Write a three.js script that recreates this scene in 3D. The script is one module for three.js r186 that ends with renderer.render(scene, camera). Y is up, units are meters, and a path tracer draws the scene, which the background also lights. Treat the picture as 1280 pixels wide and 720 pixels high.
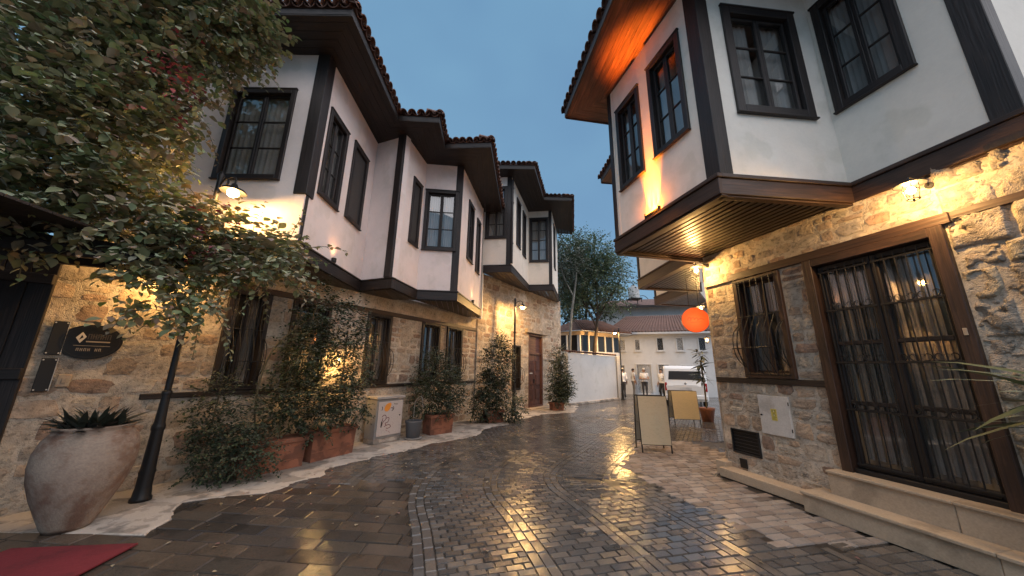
import * as THREE from 'three';
import { mergeGeometries, mergeVertices } from 'three/addons/utils/BufferGeometryUtils.js';
import { MarchingCubes } from 'three/addons/objects/MarchingCubes.js';

// ---------------------------------------------------------------- camera, sky, sun, exposure
const scene = new THREE.Scene();
const camera = new THREE.PerspectiveCamera(82.15, 16 / 9, 0.05, 400);
camera.position.set(0, 1.65, 0);
camera.rotation.order = 'YXZ';
camera.rotation.set(Math.atan(100 / 413), 0, Math.atan(27 / 1705));
camera.updateMatrixWorld(); camera.updateProjectionMatrix();

const renderer = new THREE.WebGLRenderer({ antialias: true });
renderer.toneMapping = THREE.LinearToneMapping;
renderer.toneMappingExposure = 2.6;
renderer.shadowMap.enabled = true;

let seed = 7;
function R() { seed = (seed + 0x6D2B79F5) | 0; let t = Math.imul(seed ^ (seed >>> 15), 1 | seed); t = (t + Math.imul(t ^ (t >>> 7), 61 | t)) ^ t; return ((t ^ (t >>> 14)) >>> 0) / 4294967296; }
const rr = (a, b) => a + (b - a) * R();
const pick = a => a[Math.floor(R() * a.length)];
const lerp = (a, b, t) => a + (b - a) * t, clamp = (x, a, b) => Math.min(b, Math.max(a, x));
const sstep = (a, b, x) => { const t = clamp((x - a) / (b - a), 0, 1); return t * t * (3 - 2 * t); };

// periodic value noise
const HT = new Float32Array(65536); { const s = seed; seed = 99; for (let i = 0; i < 65536; i++) HT[i] = R(); seed = s; }
const hsh = (x, y, s) => HT[((x * 73 + y * 9176 + s * 3571) ^ ((x * 1619 + y * 31) >> 1)) & 65535];
function vn(u, v, p, s) {
  const x = u * p, y = v * p, x0 = Math.floor(x), y0 = Math.floor(y); let fx = x - x0, fy = y - y0; fx = fx * fx * (3 - 2 * fx); fy = fy * fy * (3 - 2 * fy);
  const m = k => ((k % p) + p) % p, X0 = m(x0), X1 = m(x0 + 1), Y0 = m(y0), Y1 = m(y0 + 1);
  return lerp(lerp(hsh(X0, Y0, s), hsh(X1, Y0, s), fx), lerp(hsh(X0, Y1, s), hsh(X1, Y1, s), fx), fy);
}
function fbm(u, v, p, o, s) { let a = 0, w = 0.5, t = 0; for (let i = 0; i < o; i++) { a += w * vn(u, v, p, s + i * 17); t += w; w *= 0.5; p *= 2; } return a / t; }

// dusk sky: even blue air, a little paler to the horizon, faint cloud texture
{
  const W = 512, H = 256, d = new Float32Array(W * H * 4);
  for (let j = 0; j < H; j++) for (let i = 0; i < W; i++) {
    const el = ((j + 0.5) / H - 0.5) * Math.PI, t = Math.max(0, Math.sin(el));
    const c = 0.65 * fbm(i / W, j / H, 5, 5, 5) + 0.35 * fbm(i / W, j / H, 14, 4, 15), k = 1.1 + 0.95 * (c - 0.5);
    const a = Math.pow(t, 0.55), o = (j * W + i) * 4;
    d[o] = lerp(0.092, 0.058, a) * k; d[o + 1] = lerp(0.158, 0.118, a) * k; d[o + 2] = lerp(0.238, 0.192, a) * (0.45 + 0.55 * k); d[o + 3] = 1;
  }
  const t = new THREE.DataTexture(d, W, H, THREE.RGBAFormat, THREE.FloatType);
  t.mapping = THREE.EquirectangularReflectionMapping; t.magFilter = t.minFilter = THREE.LinearFilter; t.needsUpdate = true;
  scene.background = t; scene.environment = t;
}
// the last light of a sun just down, very soft
const sun = new THREE.DirectionalLight(new THREE.Color(1.0, 0.90, 0.87), 1.5);
sun.position.set(6, 22, -3); sun.target.position.set(0, 2, -8); sun.castShadow = true; sun.shadow.radius = 200;
sun.shadow.mapSize.set(2048, 2048); Object.assign(sun.shadow.camera, { left: -22, right: 22, top: 22, bottom: -22, near: 1, far: 80 });
scene.add(sun, sun.target);

// ---------------------------------------------------------------- helpers
const used = {};
const numbered = n => { const k = used[n] = (used[n] ?? -1) + 1; return k ? `${n}_${String(k).padStart(3, '0')}` : n; };
function tag(o, label, category, group) { o.userData.label = label; o.userData.category = category; if (group) o.userData.group = group; return o; }
function thing(name, label, category, [x, y, z] = [0, 0, 0], turn = 0, group) {
  const o = new THREE.Group(); o.name = numbered(name); o.position.set(x, y, z); o.rotation.y = turn; scene.add(o);
  return tag(o, label, category, group);
}
function mk(name, geo, m, parent, [x, y, z] = [0, 0, 0], turn = 0) {
  const o = new THREE.Mesh(geo, m); o.name = parent === scene ? numbered(name) : name; o.castShadow = o.receiveShadow = true;
  o.position.set(x, y, z); o.rotation.y = turn; parent.add(o); return o;
}
function struct(name, geo, m, pos) { const o = mk(name, geo, m, scene, pos); o.userData.kind = 'structure'; return o; }
// world point -> local place in an unturned thing
const rel = (t, x, y, z) => [x - t.position.x, y - t.position.y, z - t.position.z];

function uvBox(g, grain = 0, off = true) {
  const p = g.attributes.position, n = g.attributes.normal, uv = new Float32Array(p.count * 2), ou = off ? R() * 7 : 0, ov = off ? R() * 7 : 0;
  const c = [0, 0, 0], q = [0, 0, 0], ot = [0, 1, 2].filter(k => k !== grain);
  for (let i = 0; i < p.count; i++) {
    c[0] = p.getX(i); c[1] = p.getY(i); c[2] = p.getZ(i); q[0] = Math.abs(n.getX(i)); q[1] = Math.abs(n.getY(i)); q[2] = Math.abs(n.getZ(i));
    const d = q[0] > q[1] ? (q[0] > q[2] ? 0 : 2) : (q[1] > q[2] ? 1 : 2);
    let U, V; if (d === grain) { U = c[ot[0]]; V = c[ot[1]]; } else { U = c[grain]; V = c[3 - grain - d]; }
    uv[i * 2] = U + ou; uv[i * 2 + 1] = V + ov;
  }
  g.setAttribute('uv', new THREE.BufferAttribute(uv, 2)); return g;
}
// geometry from polygons (arrays of points), flat shaded
function polys(list) {
  const pos = [];
  for (const f of list) for (let i = 1; i + 1 < f.length; i++) pos.push(...f[0], ...f[i], ...f[i + 1]);
  const g = new THREE.BufferGeometry(); g.setAttribute('position', new THREE.BufferAttribute(new Float32Array(pos), 3)); g.computeVertexNormals(); return g;
}
// chamfered box, centred
function cbox(w, h, d, c = 0.006) {
  const X = w / 2, Y = h / 2, Z = d / 2; c = Math.min(c, X * 0.6, Y * 0.6, Z * 0.6); const F = [];
  const V = (sx, sy, sz, a) => [sx * (a === 0 ? X : X - c), sy * (a === 1 ? Y : Y - c), sz * (a === 2 ? Z : Z - c)];
  const add = f => { // orient outward
    const m = f.reduce((s, p) => [s[0] + p[0], s[1] + p[1], s[2] + p[2]], [0, 0, 0]); const a = f[0], b = f[1], e = f[2];
    const u = [b[0] - a[0], b[1] - a[1], b[2] - a[2]], v = [e[0] - a[0], e[1] - a[1], e[2] - a[2]];
    const n = [u[1] * v[2] - u[2] * v[1], u[2] * v[0] - u[0] * v[2], u[0] * v[1] - u[1] * v[0]];
    F.push(n[0] * m[0] + n[1] * m[1] + n[2] * m[2] < 0 ? f.reverse() : f);
  };
  for (const s of [-1, 1]) {
    add([V(s, -1, -1, 0), V(s, 1, -1, 0), V(s, 1, 1, 0), V(s, -1, 1, 0)]); add([V(-1, s, -1, 1), V(1, s, -1, 1), V(1, s, 1, 1), V(-1, s, 1, 1)]); add([V(-1, -1, s, 2), V(1, -1, s, 2), V(1, 1, s, 2), V(-1, 1, s, 2)]);
    for (const t of [-1, 1]) {
      add([V(s, t, -1, 0), V(s, t, 1, 0), V(s, t, 1, 1), V(s, t, -1, 1)]); add([V(s, -1, t, 0), V(s, 1, t, 0), V(s, 1, t, 2), V(s, -1, t, 2)]); add([V(-1, s, t, 1), V(1, s, t, 1), V(1, s, t, 2), V(-1, s, t, 2)]);
      for (const r of [-1, 1]) add([V(s, t, r, 0), V(s, t, r, 1), V(s, t, r, 2)]);
    }
  }
  return polys(F);
}
const bx = (w, h, d, x = 0, y = 0, z = 0, grain = w >= h && w >= d ? 0 : h >= d ? 1 : 2, c = 0.006) => uvBox(cbox(w, h, d, c), grain).translate(x, y, z);
const clean = g => { const o = (g.index ? g.toNonIndexed() : g); for (const k of Object.keys(o.attributes)) if (!['position', 'normal', 'uv'].includes(k)) o.deleteAttribute(k); if (!o.attributes.uv) uvBox(o); return o; };
const merge = l => mergeGeometries(l.map(clean));
function tube(pts, r, seg = 24, rad = 6, closed = false) { return new THREE.TubeGeometry(new THREE.CatmullRomCurve3(pts.map(p => new THREE.Vector3(...p)), closed), seg, r, rad, closed); }
const cyl = (r1, r2, h, n = 12, x = 0, y = 0, z = 0) => new THREE.CylinderGeometry(r1, r2, h, n).translate(x, y, z);
const lathe = (pts, n = 24) => new THREE.LatheGeometry(pts.map(p => new THREE.Vector2(...p)), n);
function clipHalf(poly, px, pz, nx, nz) { // keep (p - P).n >= 0
  const out = []; for (let i = 0; i < poly.length; i++) {
    const a = poly[i], b = poly[(i + 1) % poly.length], da = (a[0] - px) * nx + (a[1] - pz) * nz, db = (b[0] - px) * nx + (b[1] - pz) * nz;
    if (da >= 0) out.push(a); if (da * db < 0) { const t = da / (da - db); out.push([lerp(a[0], b[0], t), lerp(a[1], b[1], t)]); }
  } return out;
}
// slab over a plan polygon between two heights
function slab(poly, y0, y1) {
  let A = 0; for (let i = 0; i < poly.length; i++) { const a = poly[i], b = poly[(i + 1) % poly.length]; A += a[0] * b[1] - b[0] * a[1]; }
  if (A > 0) poly = [...poly].reverse();                    // now faces up in x,z with y up
  const F = [poly.map(p => [p[0], y1, p[1]]), [...poly].reverse().map(p => [p[0], y0, p[1]])];
  for (let i = 0; i < poly.length; i++) { const a = poly[i], b = poly[(i + 1) % poly.length]; F.push([[a[0], y0, a[1]], [b[0], y0, b[1]], [b[0], y1, b[1]], [a[0], y1, a[1]]]); }
  return polys(F);
}
// boards laid side by side under a convex plan polygon, along a direction; each board a mesh
function boards(house, parent, name, poly, y0, y1, dx, dz, pitch, gap, m) {
  const l = Math.hypot(dx, dz); dx /= l; dz /= l; const nx = -dz, nz = dx;
  const e = poly.map(p => p[0] * nx + p[1] * nz), lo = Math.min(...e), hi = Math.max(...e);
  for (let t = lo; t < hi - 0.01; t += pitch) {
    let q = clipHalf(poly, nx * (t + gap / 2), nz * (t + gap / 2), nx, nz); if (q.length > 2) q = clipHalf(q, nx * (t + pitch - gap / 2), nz * (t + pitch - gap / 2), -nx, -nz);
    if (q.length < 3) continue;
    const g = slab(q, y0, y1), P = g.attributes.position, uv = new Float32Array(P.count * 2), o = R() * 9;
    for (let i = 0; i < P.count; i++) { uv[i * 2] = P.getX(i) * dx + P.getZ(i) * dz + o; uv[i * 2 + 1] = P.getX(i) * nx + P.getZ(i) * nz + P.getY(i); }
    g.setAttribute('uv', new THREE.BufferAttribute(uv, 2));
    mk(name, g.translate(-house.position.x, -house.position.y, -house.position.z), Array.isArray(m) ? pick(m) : m, parent);
  }
}
// a wall line from a to b in plan: local x runs along it, local z points out of it
function line(a, b) {
  const dx = b[0] - a[0], dz = b[1] - a[1], L = Math.hypot(dx, dz), ux = dx / L, uz = dz / L;
  return { a, b, L, ux, uz, nx: -uz, nz: ux, th: Math.atan2(-uz, ux), at(s, y, z = 0) { return [a[0] + ux * s - uz * z, y, a[1] + uz * s + ux * z]; } };
}
const onLine = (house, l, s, y, z = 0) => rel(house, ...l.at(s, y, z));

// ---------------------------------------------------------------- textures
const enc = c => Math.round(255 * Math.pow(clamp(c, 0, 1), 1 / 2.2));
function texture(n, fn, srgb, size) {
  const d = new Uint8Array(n * n * 4);
  for (let j = 0; j < n; j++) for (let i = 0; i < n; i++) {
    const c = fn((i + 0.5) / n, (j + 0.5) / n), o = (j * n + i) * 4;
    for (let k = 0; k < 3; k++) { const x = Array.isArray(c) ? c[k] : c; d[o + k] = srgb ? enc(x) : Math.round(255 * clamp(x, 0, 1)); } d[o + 3] = 255;
  }
  const t = new THREE.DataTexture(d, n, n, THREE.RGBAFormat, THREE.UnsignedByteType); t.wrapS = t.wrapT = THREE.RepeatWrapping; t.magFilter = t.minFilter = THREE.LinearFilter;
  if (srgb) t.colorSpace = THREE.SRGBColorSpace; t.repeat.set(1 / size[0], 1 / size[1]); t.needsUpdate = true; return t;
}
const T = {};
T.plaster = texture(512, (u, v) => { const a = fbm(u, v, 3, 5, 11), b = vn(u, v, 128, 4), s = sstep(0.62, 0.75, fbm(u, v, 7, 4, 77)); const m = fbm(u, v, 18, 4, 57), k = 0.955 + 0.18 * (a - 0.5) + 0.09 * (m - 0.5) + 0.03 * (b - 0.5) - 0.07 * s; return [k, k * 0.99, k * (0.985 - 0.02 * s)]; }, true, [2.6, 2.6]);
T.plasterB = texture(512, (u, v) => 0.5 * fbm(u, v, 24, 4, 31) + 0.3 * fbm(u, v, 5, 3, 9) + 0.2 * vn(u, v, 200, 6), false, [1.6, 1.6]);
const grain = (u, v, s) => { const w = 0.03 * (fbm(u, v, 4, 3, s) - 0.5); let a = 0, t = 0; for (const [pv, k] of [[48, 1], [96, 0.8], [20, 0.7]]) { const x = u * 5 + hsh(pv, 1, s), y = (v + w) * pv, y0 = Math.floor(y), f = y - y0; const g = q => { const X = u * 6, x0 = Math.floor(X), fx = X - x0; return lerp(hsh(x0 % 6, ((q % pv) + pv) % pv, s + pv), hsh((x0 + 1) % 6, ((q % pv) + pv) % pv, s + pv), fx * fx * (3 - 2 * fx)); }; a += k * lerp(g(y0), g(y0 + 1), f * f * (3 - 2 * f)); t += k; } return a / t; };
T.wood = texture(512, (u, v) => { const g = grain(u, v, 3), m = fbm(u, v, 3, 4, 8); const n = sstep(0.62, 0.7, fbm(u, v, 9, 4, 28)), k = 0.66 + 0.95 * (g - 0.5) + 0.6 * (m - 0.5) + 0.16 * n; return [k, k * 0.97, k * 0.94]; }, true, [1.6, 0.5]);
T.woodB = texture(512, (u, v) => grain(u, v, 3), false, [1.6, 0.5]);
T.stone = texture(512, (u, v) => { const a = fbm(u, v, 4, 6, 21), b = fbm(u, v, 14, 4, 41), p = sstep(0.60, 0.72, fbm(u, v, 30, 3, 61)), r = fbm(u, v, 5, 3, 90); const k = 0.72 + 0.75 * (a - 0.5) + 0.35 * (b - 0.5) - 0.22 * p; return [k * (1 + 0.16 * (r - 0.5)), k * 0.985, k * (0.96 - 0.16 * (r - 0.5))]; }, true, [0.8, 0.8]);
T.stoneB = texture(512, (u, v) => { const p = sstep(0.56, 0.75, fbm(u, v, 26, 4, 61)); return 0.25 + 0.5 * fbm(u, v, 6, 6, 21) + 0.25 * vn(u, v, 128, 5) - 0.35 * p; }, false, [0.8, 0.8]);
T.conc = texture(512, (u, v) => { const a = fbm(u, v, 4, 6, 121), s = sstep(0.55, 0.7, fbm(u, v, 6, 5, 133)), b = vn(u, v, 180, 3); const k = 0.80 + 0.5 * (a - 0.5) + 0.14 * (b - 0.5) - 0.18 * s; return [k, k * 0.98, k * 0.96]; }, true, [2.0, 2.0]);
T.apron = texture(1024, (u, v) => { const a = fbm(u, v, 5, 6, 821), s = sstep(0.50, 0.58, fbm(u, v, 9, 6, 833)), c = sstep(0.57, 0.63, fbm(u, v, 26, 5, 847)), b = vn(u, v, 300, 3); const k = (0.92 + 0.4 * (a - 0.5) + 0.12 * (b - 0.5)) * (1 - 0.42 * s) * (1 - 0.25 * c); return [k, k * 0.975, k * 0.945]; }, true, [2.7, 2.7]);
T.concB = texture(512, (u, v) => 0.6 * fbm(u, v, 12, 6, 121) + 0.4 * vn(u, v, 160, 3), false, [1.2, 1.2]);
T.wet = texture(512, (u, v) => { const a = fbm(u, v, 4, 5, 211), b = fbm(u, v, 24, 3, 223); const k = sstep(0.34, 0.66, 0.75 * a + 0.25 * b); return 0.22 + 0.62 * k; }, false, [2.3, 2.3]);
T.fine = texture(512, (u, v) => 0.55 * fbm(u, v, 16, 5, 321) + 0.45 * vn(u, v, 128, 7), false, [0.5, 0.5]);
T.clay = texture(512, (u, v) => { const a = fbm(u, v, 4, 5, 401), s = sstep(0.5, 0.62, fbm(u, v, 5, 5, 433)), b = vn(u, v, 128, 9); const k = 0.72 + 0.5 * (a - 0.5) + 0.16 * (b - 0.5); return [lerp(k, k * 0.62, s), lerp(k * 0.96, k * 0.62, s), lerp(k * 0.9, k * 0.62, s)]; }, true, [0.7, 0.7]);
T.bark = texture(256, (u, v) => { const g = fbm(u * 1, v * 0.25 + 0, 16, 4, 55); return [0.5 + 0.8 * (g - 0.5), 0.5 + 0.75 * (g - 0.5), 0.48 + 0.7 * (g - 0.5)]; }, true, [0.5, 0.5]);

const C = (r, g, b) => new THREE.Color().setRGB(r, g, b);
function mat(name, rgb, o = {}) {
  const m = new (o.phys ? THREE.MeshPhysicalMaterial : THREE.MeshStandardMaterial)({ color: C(...rgb), roughness: 0.8 }); delete o.phys;
  for (const k in o) m[k] = o[k]; m.name = name; return m;
}
const wood = (n, rgb, r = 0.55) => mat(n, rgb, { map: T.wood, bumpMap: T.woodB, bumpScale: 0.003, roughness: r });
const M = {
  plaster: mat('plaster', [0.89, 0.815, 0.715], { map: T.plaster, bumpMap: T.plasterB, bumpScale: 0.0022, roughness: 0.92 }),
  plasterPink: mat('plaster_pink', [0.88, 0.775, 0.73], { map: T.plaster, bumpMap: T.plasterB, bumpScale: 0.0022, roughness: 0.92 }),
  timber: wood('dark_timber', [0.027, 0.0175, 0.0145]),
  timberB: wood('brown_timber', [0.066, 0.034, 0.022], 0.5),
  soffit: [wood('soffit_a', [0.040, 0.024, 0.017], 0.40), wood('soffit_b', [0.034, 0.02, 0.015], 0.36)],
  redwood: [wood('redwood_a', [0.19, 0.075, 0.042], 0.5), wood('redwood_b', [0.155, 0.06, 0.035], 0.5), wood('redwood_c', [0.22, 0.088, 0.048], 0.5)],
  doorBrown: wood('door_wood', [0.15, 0.062, 0.045], 0.55),
  mortar: mat('mortar', [0.64, 0.55, 0.45], { map: T.stone, bumpMap: T.stoneB, bumpScale: 0.012, roughness: 0.95 }),
  stones: [[0.56, 0.465, 0.36], [0.50, 0.385, 0.29], [0.41, 0.285, 0.215], [0.60, 0.52, 0.42], [0.48, 0.41, 0.335], [0.53, 0.395, 0.285]].map((c, i) => mat('stone_' + 'abcdef'[i], c, { map: T.stone, bumpMap: T.stoneB, bumpScale: 0.010, roughness: 0.93 })),
  rubble: [[0.50, 0.43, 0.33], [0.46, 0.38, 0.30], [0.42, 0.36, 0.30]].map((c, i) => mat('rubble_' + 'abc'[i], c, { map: T.stone, bumpMap: T.stoneB, bumpScale: 0.02, roughness: 0.95 })),
  cream: mat('cream_stone', [0.56, 0.44, 0.315], { map: T.conc, bumpMap: T.concB, bumpScale: 0.003, roughness: 0.75 }),
  tile: [[0.22, 0.115, 0.085], [0.18, 0.092, 0.07], [0.25, 0.13, 0.095]].map((c, i) => mat('clay_tile_' + 'abc'[i], c, { map: T.clay, roughness: 0.8 })),
  iron: mat('black_iron', [0.018, 0.017, 0.017], { roughness: 0.45, metalness: 0.3, bumpMap: T.fine, bumpScale: 0.0006 }),
  room: mat('room_wall', [0.62, 0.58, 0.52], { map: T.plaster, roughness: 0.95 }),
  curtain: mat('curtain_cloth', [0.36, 0.345, 0.32], { phys: true, roughness: 0.95, transmission: 0.15, thickness: 0, side: THREE.DoubleSide }),
  curtainDim: mat('brown_curtain_cloth', [0.20, 0.165, 0.135], { roughness: 0.95, side: THREE.DoubleSide }),
  glass: mat('window_glass', [1, 1, 1], { phys: true, roughness: 0.02, transmission: 1, thickness: 0, ior: 2.15, side: THREE.DoubleSide }),
  screen: mat('fly_screen', [0.05, 0.045, 0.042], { roughness: 0.6 }),
  terracotta: mat('terracotta', [0.36, 0.15, 0.092], { map: T.clay, bumpMap: T.fine, bumpScale: 0.0015, roughness: 0.85 }),
  concrete: mat('pale_concrete', [0.50, 0.45, 0.40], { map: T.apron, bumpMap: T.concB, bumpScale: 0.006, roughness: 0.8 }),
  greyPaint: mat('grey_paint', [0.33, 0.33, 0.33], { map: T.conc, roughness: 0.5 }),
  white: mat('white_paint', [0.72, 0.71, 0.69], { map: T.conc, roughness: 0.5 }),
  farWhite: mat('white_render', [0.60, 0.60, 0.59], { map: T.plaster, bumpMap: T.plasterB, bumpScale: 0.003, roughness: 0.9 }),
  wallWhite: mat('white_wash', [0.60, 0.60, 0.59], { map: T.plaster, bumpMap: T.plasterB, bumpScale: 0.006, roughness: 0.9 }),
  bark: mat('bark', [0.11, 0.08, 0.06], { map: T.bark, roughness: 0.95 }),
  barkPale: mat('pale_bark', [0.42, 0.40, 0.36], { map: T.bark, roughness: 0.9 }),
  stem: mat('stem', [0.10, 0.085, 0.05], { roughness: 0.9 }),
  soil: mat('soil', [0.05, 0.036, 0.026], { map: T.conc, roughness: 1 }),
  brassBulb: null,
};
const leafMat = (n, c, tr = 0.3) => mat(n, c, { phys: true, roughness: 0.72, transmission: tr, thickness: 0, side: THREE.DoubleSide });
M.leafI = leafMat('leaf_tinted', [1, 1, 1], 0.4);
const glow = (n, rgb, k) => mat(n, [0.9, 0.85, 0.75], { emissive: C(...rgb), emissiveIntensity: k, roughness: 0.4 });
function lampLight(rgb, cd, pos, r = 2) { const l = new THREE.PointLight(C(...rgb), cd, 0, 2); l.position.set(...pos); l.castShadow = true; l.shadow.radius = r; return l; }
// ---------------------------------------------------------------- building blocks
function plasterWall(house, l, y0, y1, holes, m = M.plaster, th = 0.16, name = 'plaster_wall') {
  const s = new THREE.Shape([new THREE.Vector2(0, y0), new THREE.Vector2(l.L, y0), new THREE.Vector2(l.L, y1), new THREE.Vector2(0, y1)]);
  for (const [a, b, c, d] of holes) s.holes.push(new THREE.Path([new THREE.Vector2(a, c), new THREE.Vector2(a, d), new THREE.Vector2(b, d), new THREE.Vector2(b, c)]));
  const g = new THREE.ExtrudeGeometry(s, { depth: th, bevelEnabled: false }).translate(0, 0, -th);
  const o = mk(name, g, m, house, onLine(house, l, 0, 0), l.th); return o;
}
function frameBars(w, h, t, d, z) { return [bx(t, h, d, t / 2, h / 2, z), bx(t, h, d, w - t / 2, h / 2, z), bx(w - 2 * t, t, d, w / 2, h - t / 2, z), bx(w - 2 * t, t, d, w / 2, t / 2, z)]; }
function interior(parent, x0, x1, y0, y1, z0, depth) {
  const z1 = z0 - depth, F = [[[x0, y0, z1], [x1, y0, z1], [x1, y1, z1], [x0, y1, z1]], [[x0, y0, z0], [x0, y0, z1], [x0, y1, z1], [x0, y1, z0]], [[x1, y0, z1], [x1, y0, z0], [x1, y1, z0], [x1, y1, z1]], [[x0, y0, z0], [x1, y0, z0], [x1, y0, z1], [x0, y0, z1]], [[x0, y1, z1], [x1, y1, z1], [x1, y1, z0], [x0, y1, z0]]];
  mk('interior', uvBox(polys(F)), M.room, parent);
}
function curtainGeo(w, h, folds, amp) {
  const nx = folds * 4, g = new THREE.PlaneGeometry(w, h, nx, 3), p = g.attributes.position, ph = R() * 6;
  for (let i = 0; i < p.count; i++) { const u = p.getX(i) / w + 0.5, v = p.getY(i) / h; p.setZ(i, amp * (Math.sin(u * folds * 6.283 + ph + v) + 0.4 * Math.sin(u * folds * 2.7 + ph * 2))); p.setX(i, p.getX(i) + amp * 0.5 * Math.cos(u * folds * 6.283 + ph)); }
  g.computeVertexNormals(); return g;
}
// casement window: outer size w x h, two leaves with `rows` panes each
function windowUnit(house, l, s0, s1, y0, y1, { rows = 3, curtain = 1, screen = 0, fb = 0.085, m = M.timber, label } = {}) {
  const w = s1 - s0, h = y1 - y0, o = new THREE.Group(); o.name = 'window'; o.position.set(...onLine(house, l, s0, y0, 0)); o.rotation.y = l.th; house.add(o); if (label) o.userData.label = label;
  const fr = frameBars(w, h, fb, 0.16, -0.045);
  fr.push(bx(w + 0.03, 0.03, 0.045, w / 2, h + 0.012, 0.024), bx(w + 0.02, 0.025, 0.055, w / 2, -0.010, 0.030));
  mk('frame', merge(fr), m, o);
  const iw = w - 2 * fb, ih = h - 2 * fb, lw = iw / 2, st = Math.min(0.042, lw * 0.17), mt = 0.026, gh = ih - 2 * st, cell = (gh - (rows - 1) * mt) / rows;
  for (let k = 0; k < 2; k++) {
    const x = fb + k * lw; mk('sash', merge(frameBars(lw - 0.002, ih, st, 0.045, 0).map(g => g.translate(x + 0.001, fb, -0.055))), m, o);
    for (let r = 0; r < rows; r++) {
      const yy = fb + st + r * (cell + mt);
      if (r) mk('muntin', bx(lw - 2 * st, mt, 0.03, x + lw / 2, yy - mt / 2, -0.055), m, o);
      mk('pane', new THREE.PlaneGeometry(lw - 2 * st, cell), M.glass, o, [x + lw / 2, yy + cell / 2, -0.06], 0).rotation.set(rr(-0.012, 0.012), rr(-0.012, 0.012), 0);
    }
  }
  if (screen) mk('fly_screen', new THREE.BoxGeometry(iw, ih, 0.004), M.screen, o, [w / 2, h / 2, -0.020]);
  if (curtain) for (const k of [0, 1]) { const cw = lw * (curtain === 2 ? 0.98 : rr(0.55, 0.9)); mk('curtain', curtainGeo(cw, ih * 0.98, 5, 0.012), M.curtain, o, [k ? fb + iw - cw / 2 : fb + cw / 2, h / 2, -0.15]); }
  { const a = Math.min(fb * .6, Math.max(-.5, .22 - s0)), b = Math.max(w - fb * .6, Math.min(w + .5, l.L - s0 - .22)); interior(o, a, b, -.5, h + .3, -0.165, 1.1); }
  return o;
}
// one rough stone on a wall plane, rect x0..x1, y0..y1
function stoneGeo(x0, x1, y0, y1, relief, rough) {
  const cx = (x0 + x1) / 2, cy = (y0 + y1) / 2, a = (x1 - x0) / 2, b = (y1 - y0) / 2;
  if (rough) { // deeply weathered block: a displaced grid
    const n = 20, g = new THREE.PlaneGeometry(2 * a, 2 * b, n, n), p = g.attributes.position, ou = R(), ov = R();
    for (let i = 0; i < p.count; i++) {
      const X = p.getX(i), Y = p.getY(i), e = Math.min(1, Math.min((a - Math.abs(X)) / 0.03, (b - Math.abs(Y)) / 0.03)), u = ou + (X + cx) * 0.7, v = ov + (Y + cy) * 0.7;
      const k = fbm(u - Math.floor(u), v - Math.floor(v), 8, 4, 500), pit = sstep(0.52, 0.68, fbm(u - Math.floor(u), v - Math.floor(v), 14, 3, 600));
      p.setZ(i, lerp(-0.02, relief * 0.9 + 0.11 * (k - 0.5) - 0.045 * pit, Math.sqrt(Math.max(0, e))));
      if (e > 0) { p.setX(i, X + 0.008 * (hsh(i, 3, 1) - 0.5)); p.setY(i, Y + 0.008 * (hsh(i, 5, 1) - 0.5)); }
    }
    g.computeVertexNormals(); const uv = g.attributes.uv; for (let i = 0; i < uv.count; i++) uv.setXY(i, p.getX(i) + ou * 5, p.getY(i) + ov * 5);
    return g.translate(cx, cy, 0);
  }
  const n = 12, pos = [], uvs = [], ou = R() * 5, ov = R() * 5, ring = [], tz = [rr(-0.008, 0.008), rr(-0.008, 0.008)], P = rr(4, 14), sk = [rr(-.16, .16), rr(-.14, .14)];
  for (let i = 0; i < n; i++) { const t = (i + rr(0, 0.6)) / n * 6.2832, c = Math.cos(t), s = Math.sin(t), k = Math.pow(Math.pow(Math.abs(c), P) + Math.pow(Math.abs(s), P), -1 / P) * rr(0.80, 1.0); ring.push([c * k * a * (1 - sk[0] * s), s * k * b * (1 - sk[1] * c)]); }
  const V = (x, y, z) => { pos.push(cx + x, cy + y, z + x * tz[0] / a * 0.6 + y * tz[1] / b * 0.6); uvs.push(cx + x + ou, cy + y + ov); };
  for (const [x, y] of ring) V(x, y, -0.016);
  for (const [x, y] of ring) V(x * 0.95, y * 0.93, relief * rr(0.25, 0.8));
  for (const [x, y] of ring) V(x * 0.6, y * 0.55, relief * rr(0.5, 1.35));
  V(0, 0, relief * rr(0.8, 1.2));
  const id = []; for (let i = 0; i < n; i++) { const j = (i + 1) % n; for (const q of [0, n]) id.push(q + i, q + j, q + n + j, q + i, q + n + j, q + n + i); id.push(2 * n + i, 2 * n + j, 3 * n); }
  const g = new THREE.BufferGeometry(); g.setAttribute('position', new THREE.BufferAttribute(new Float32Array(pos), 3)); g.setAttribute('uv', new THREE.BufferAttribute(new Float32Array(uvs), 2)); g.setIndex(id); const f = g.toNonIndexed(); f.computeVertexNormals(); return f;
}
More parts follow.
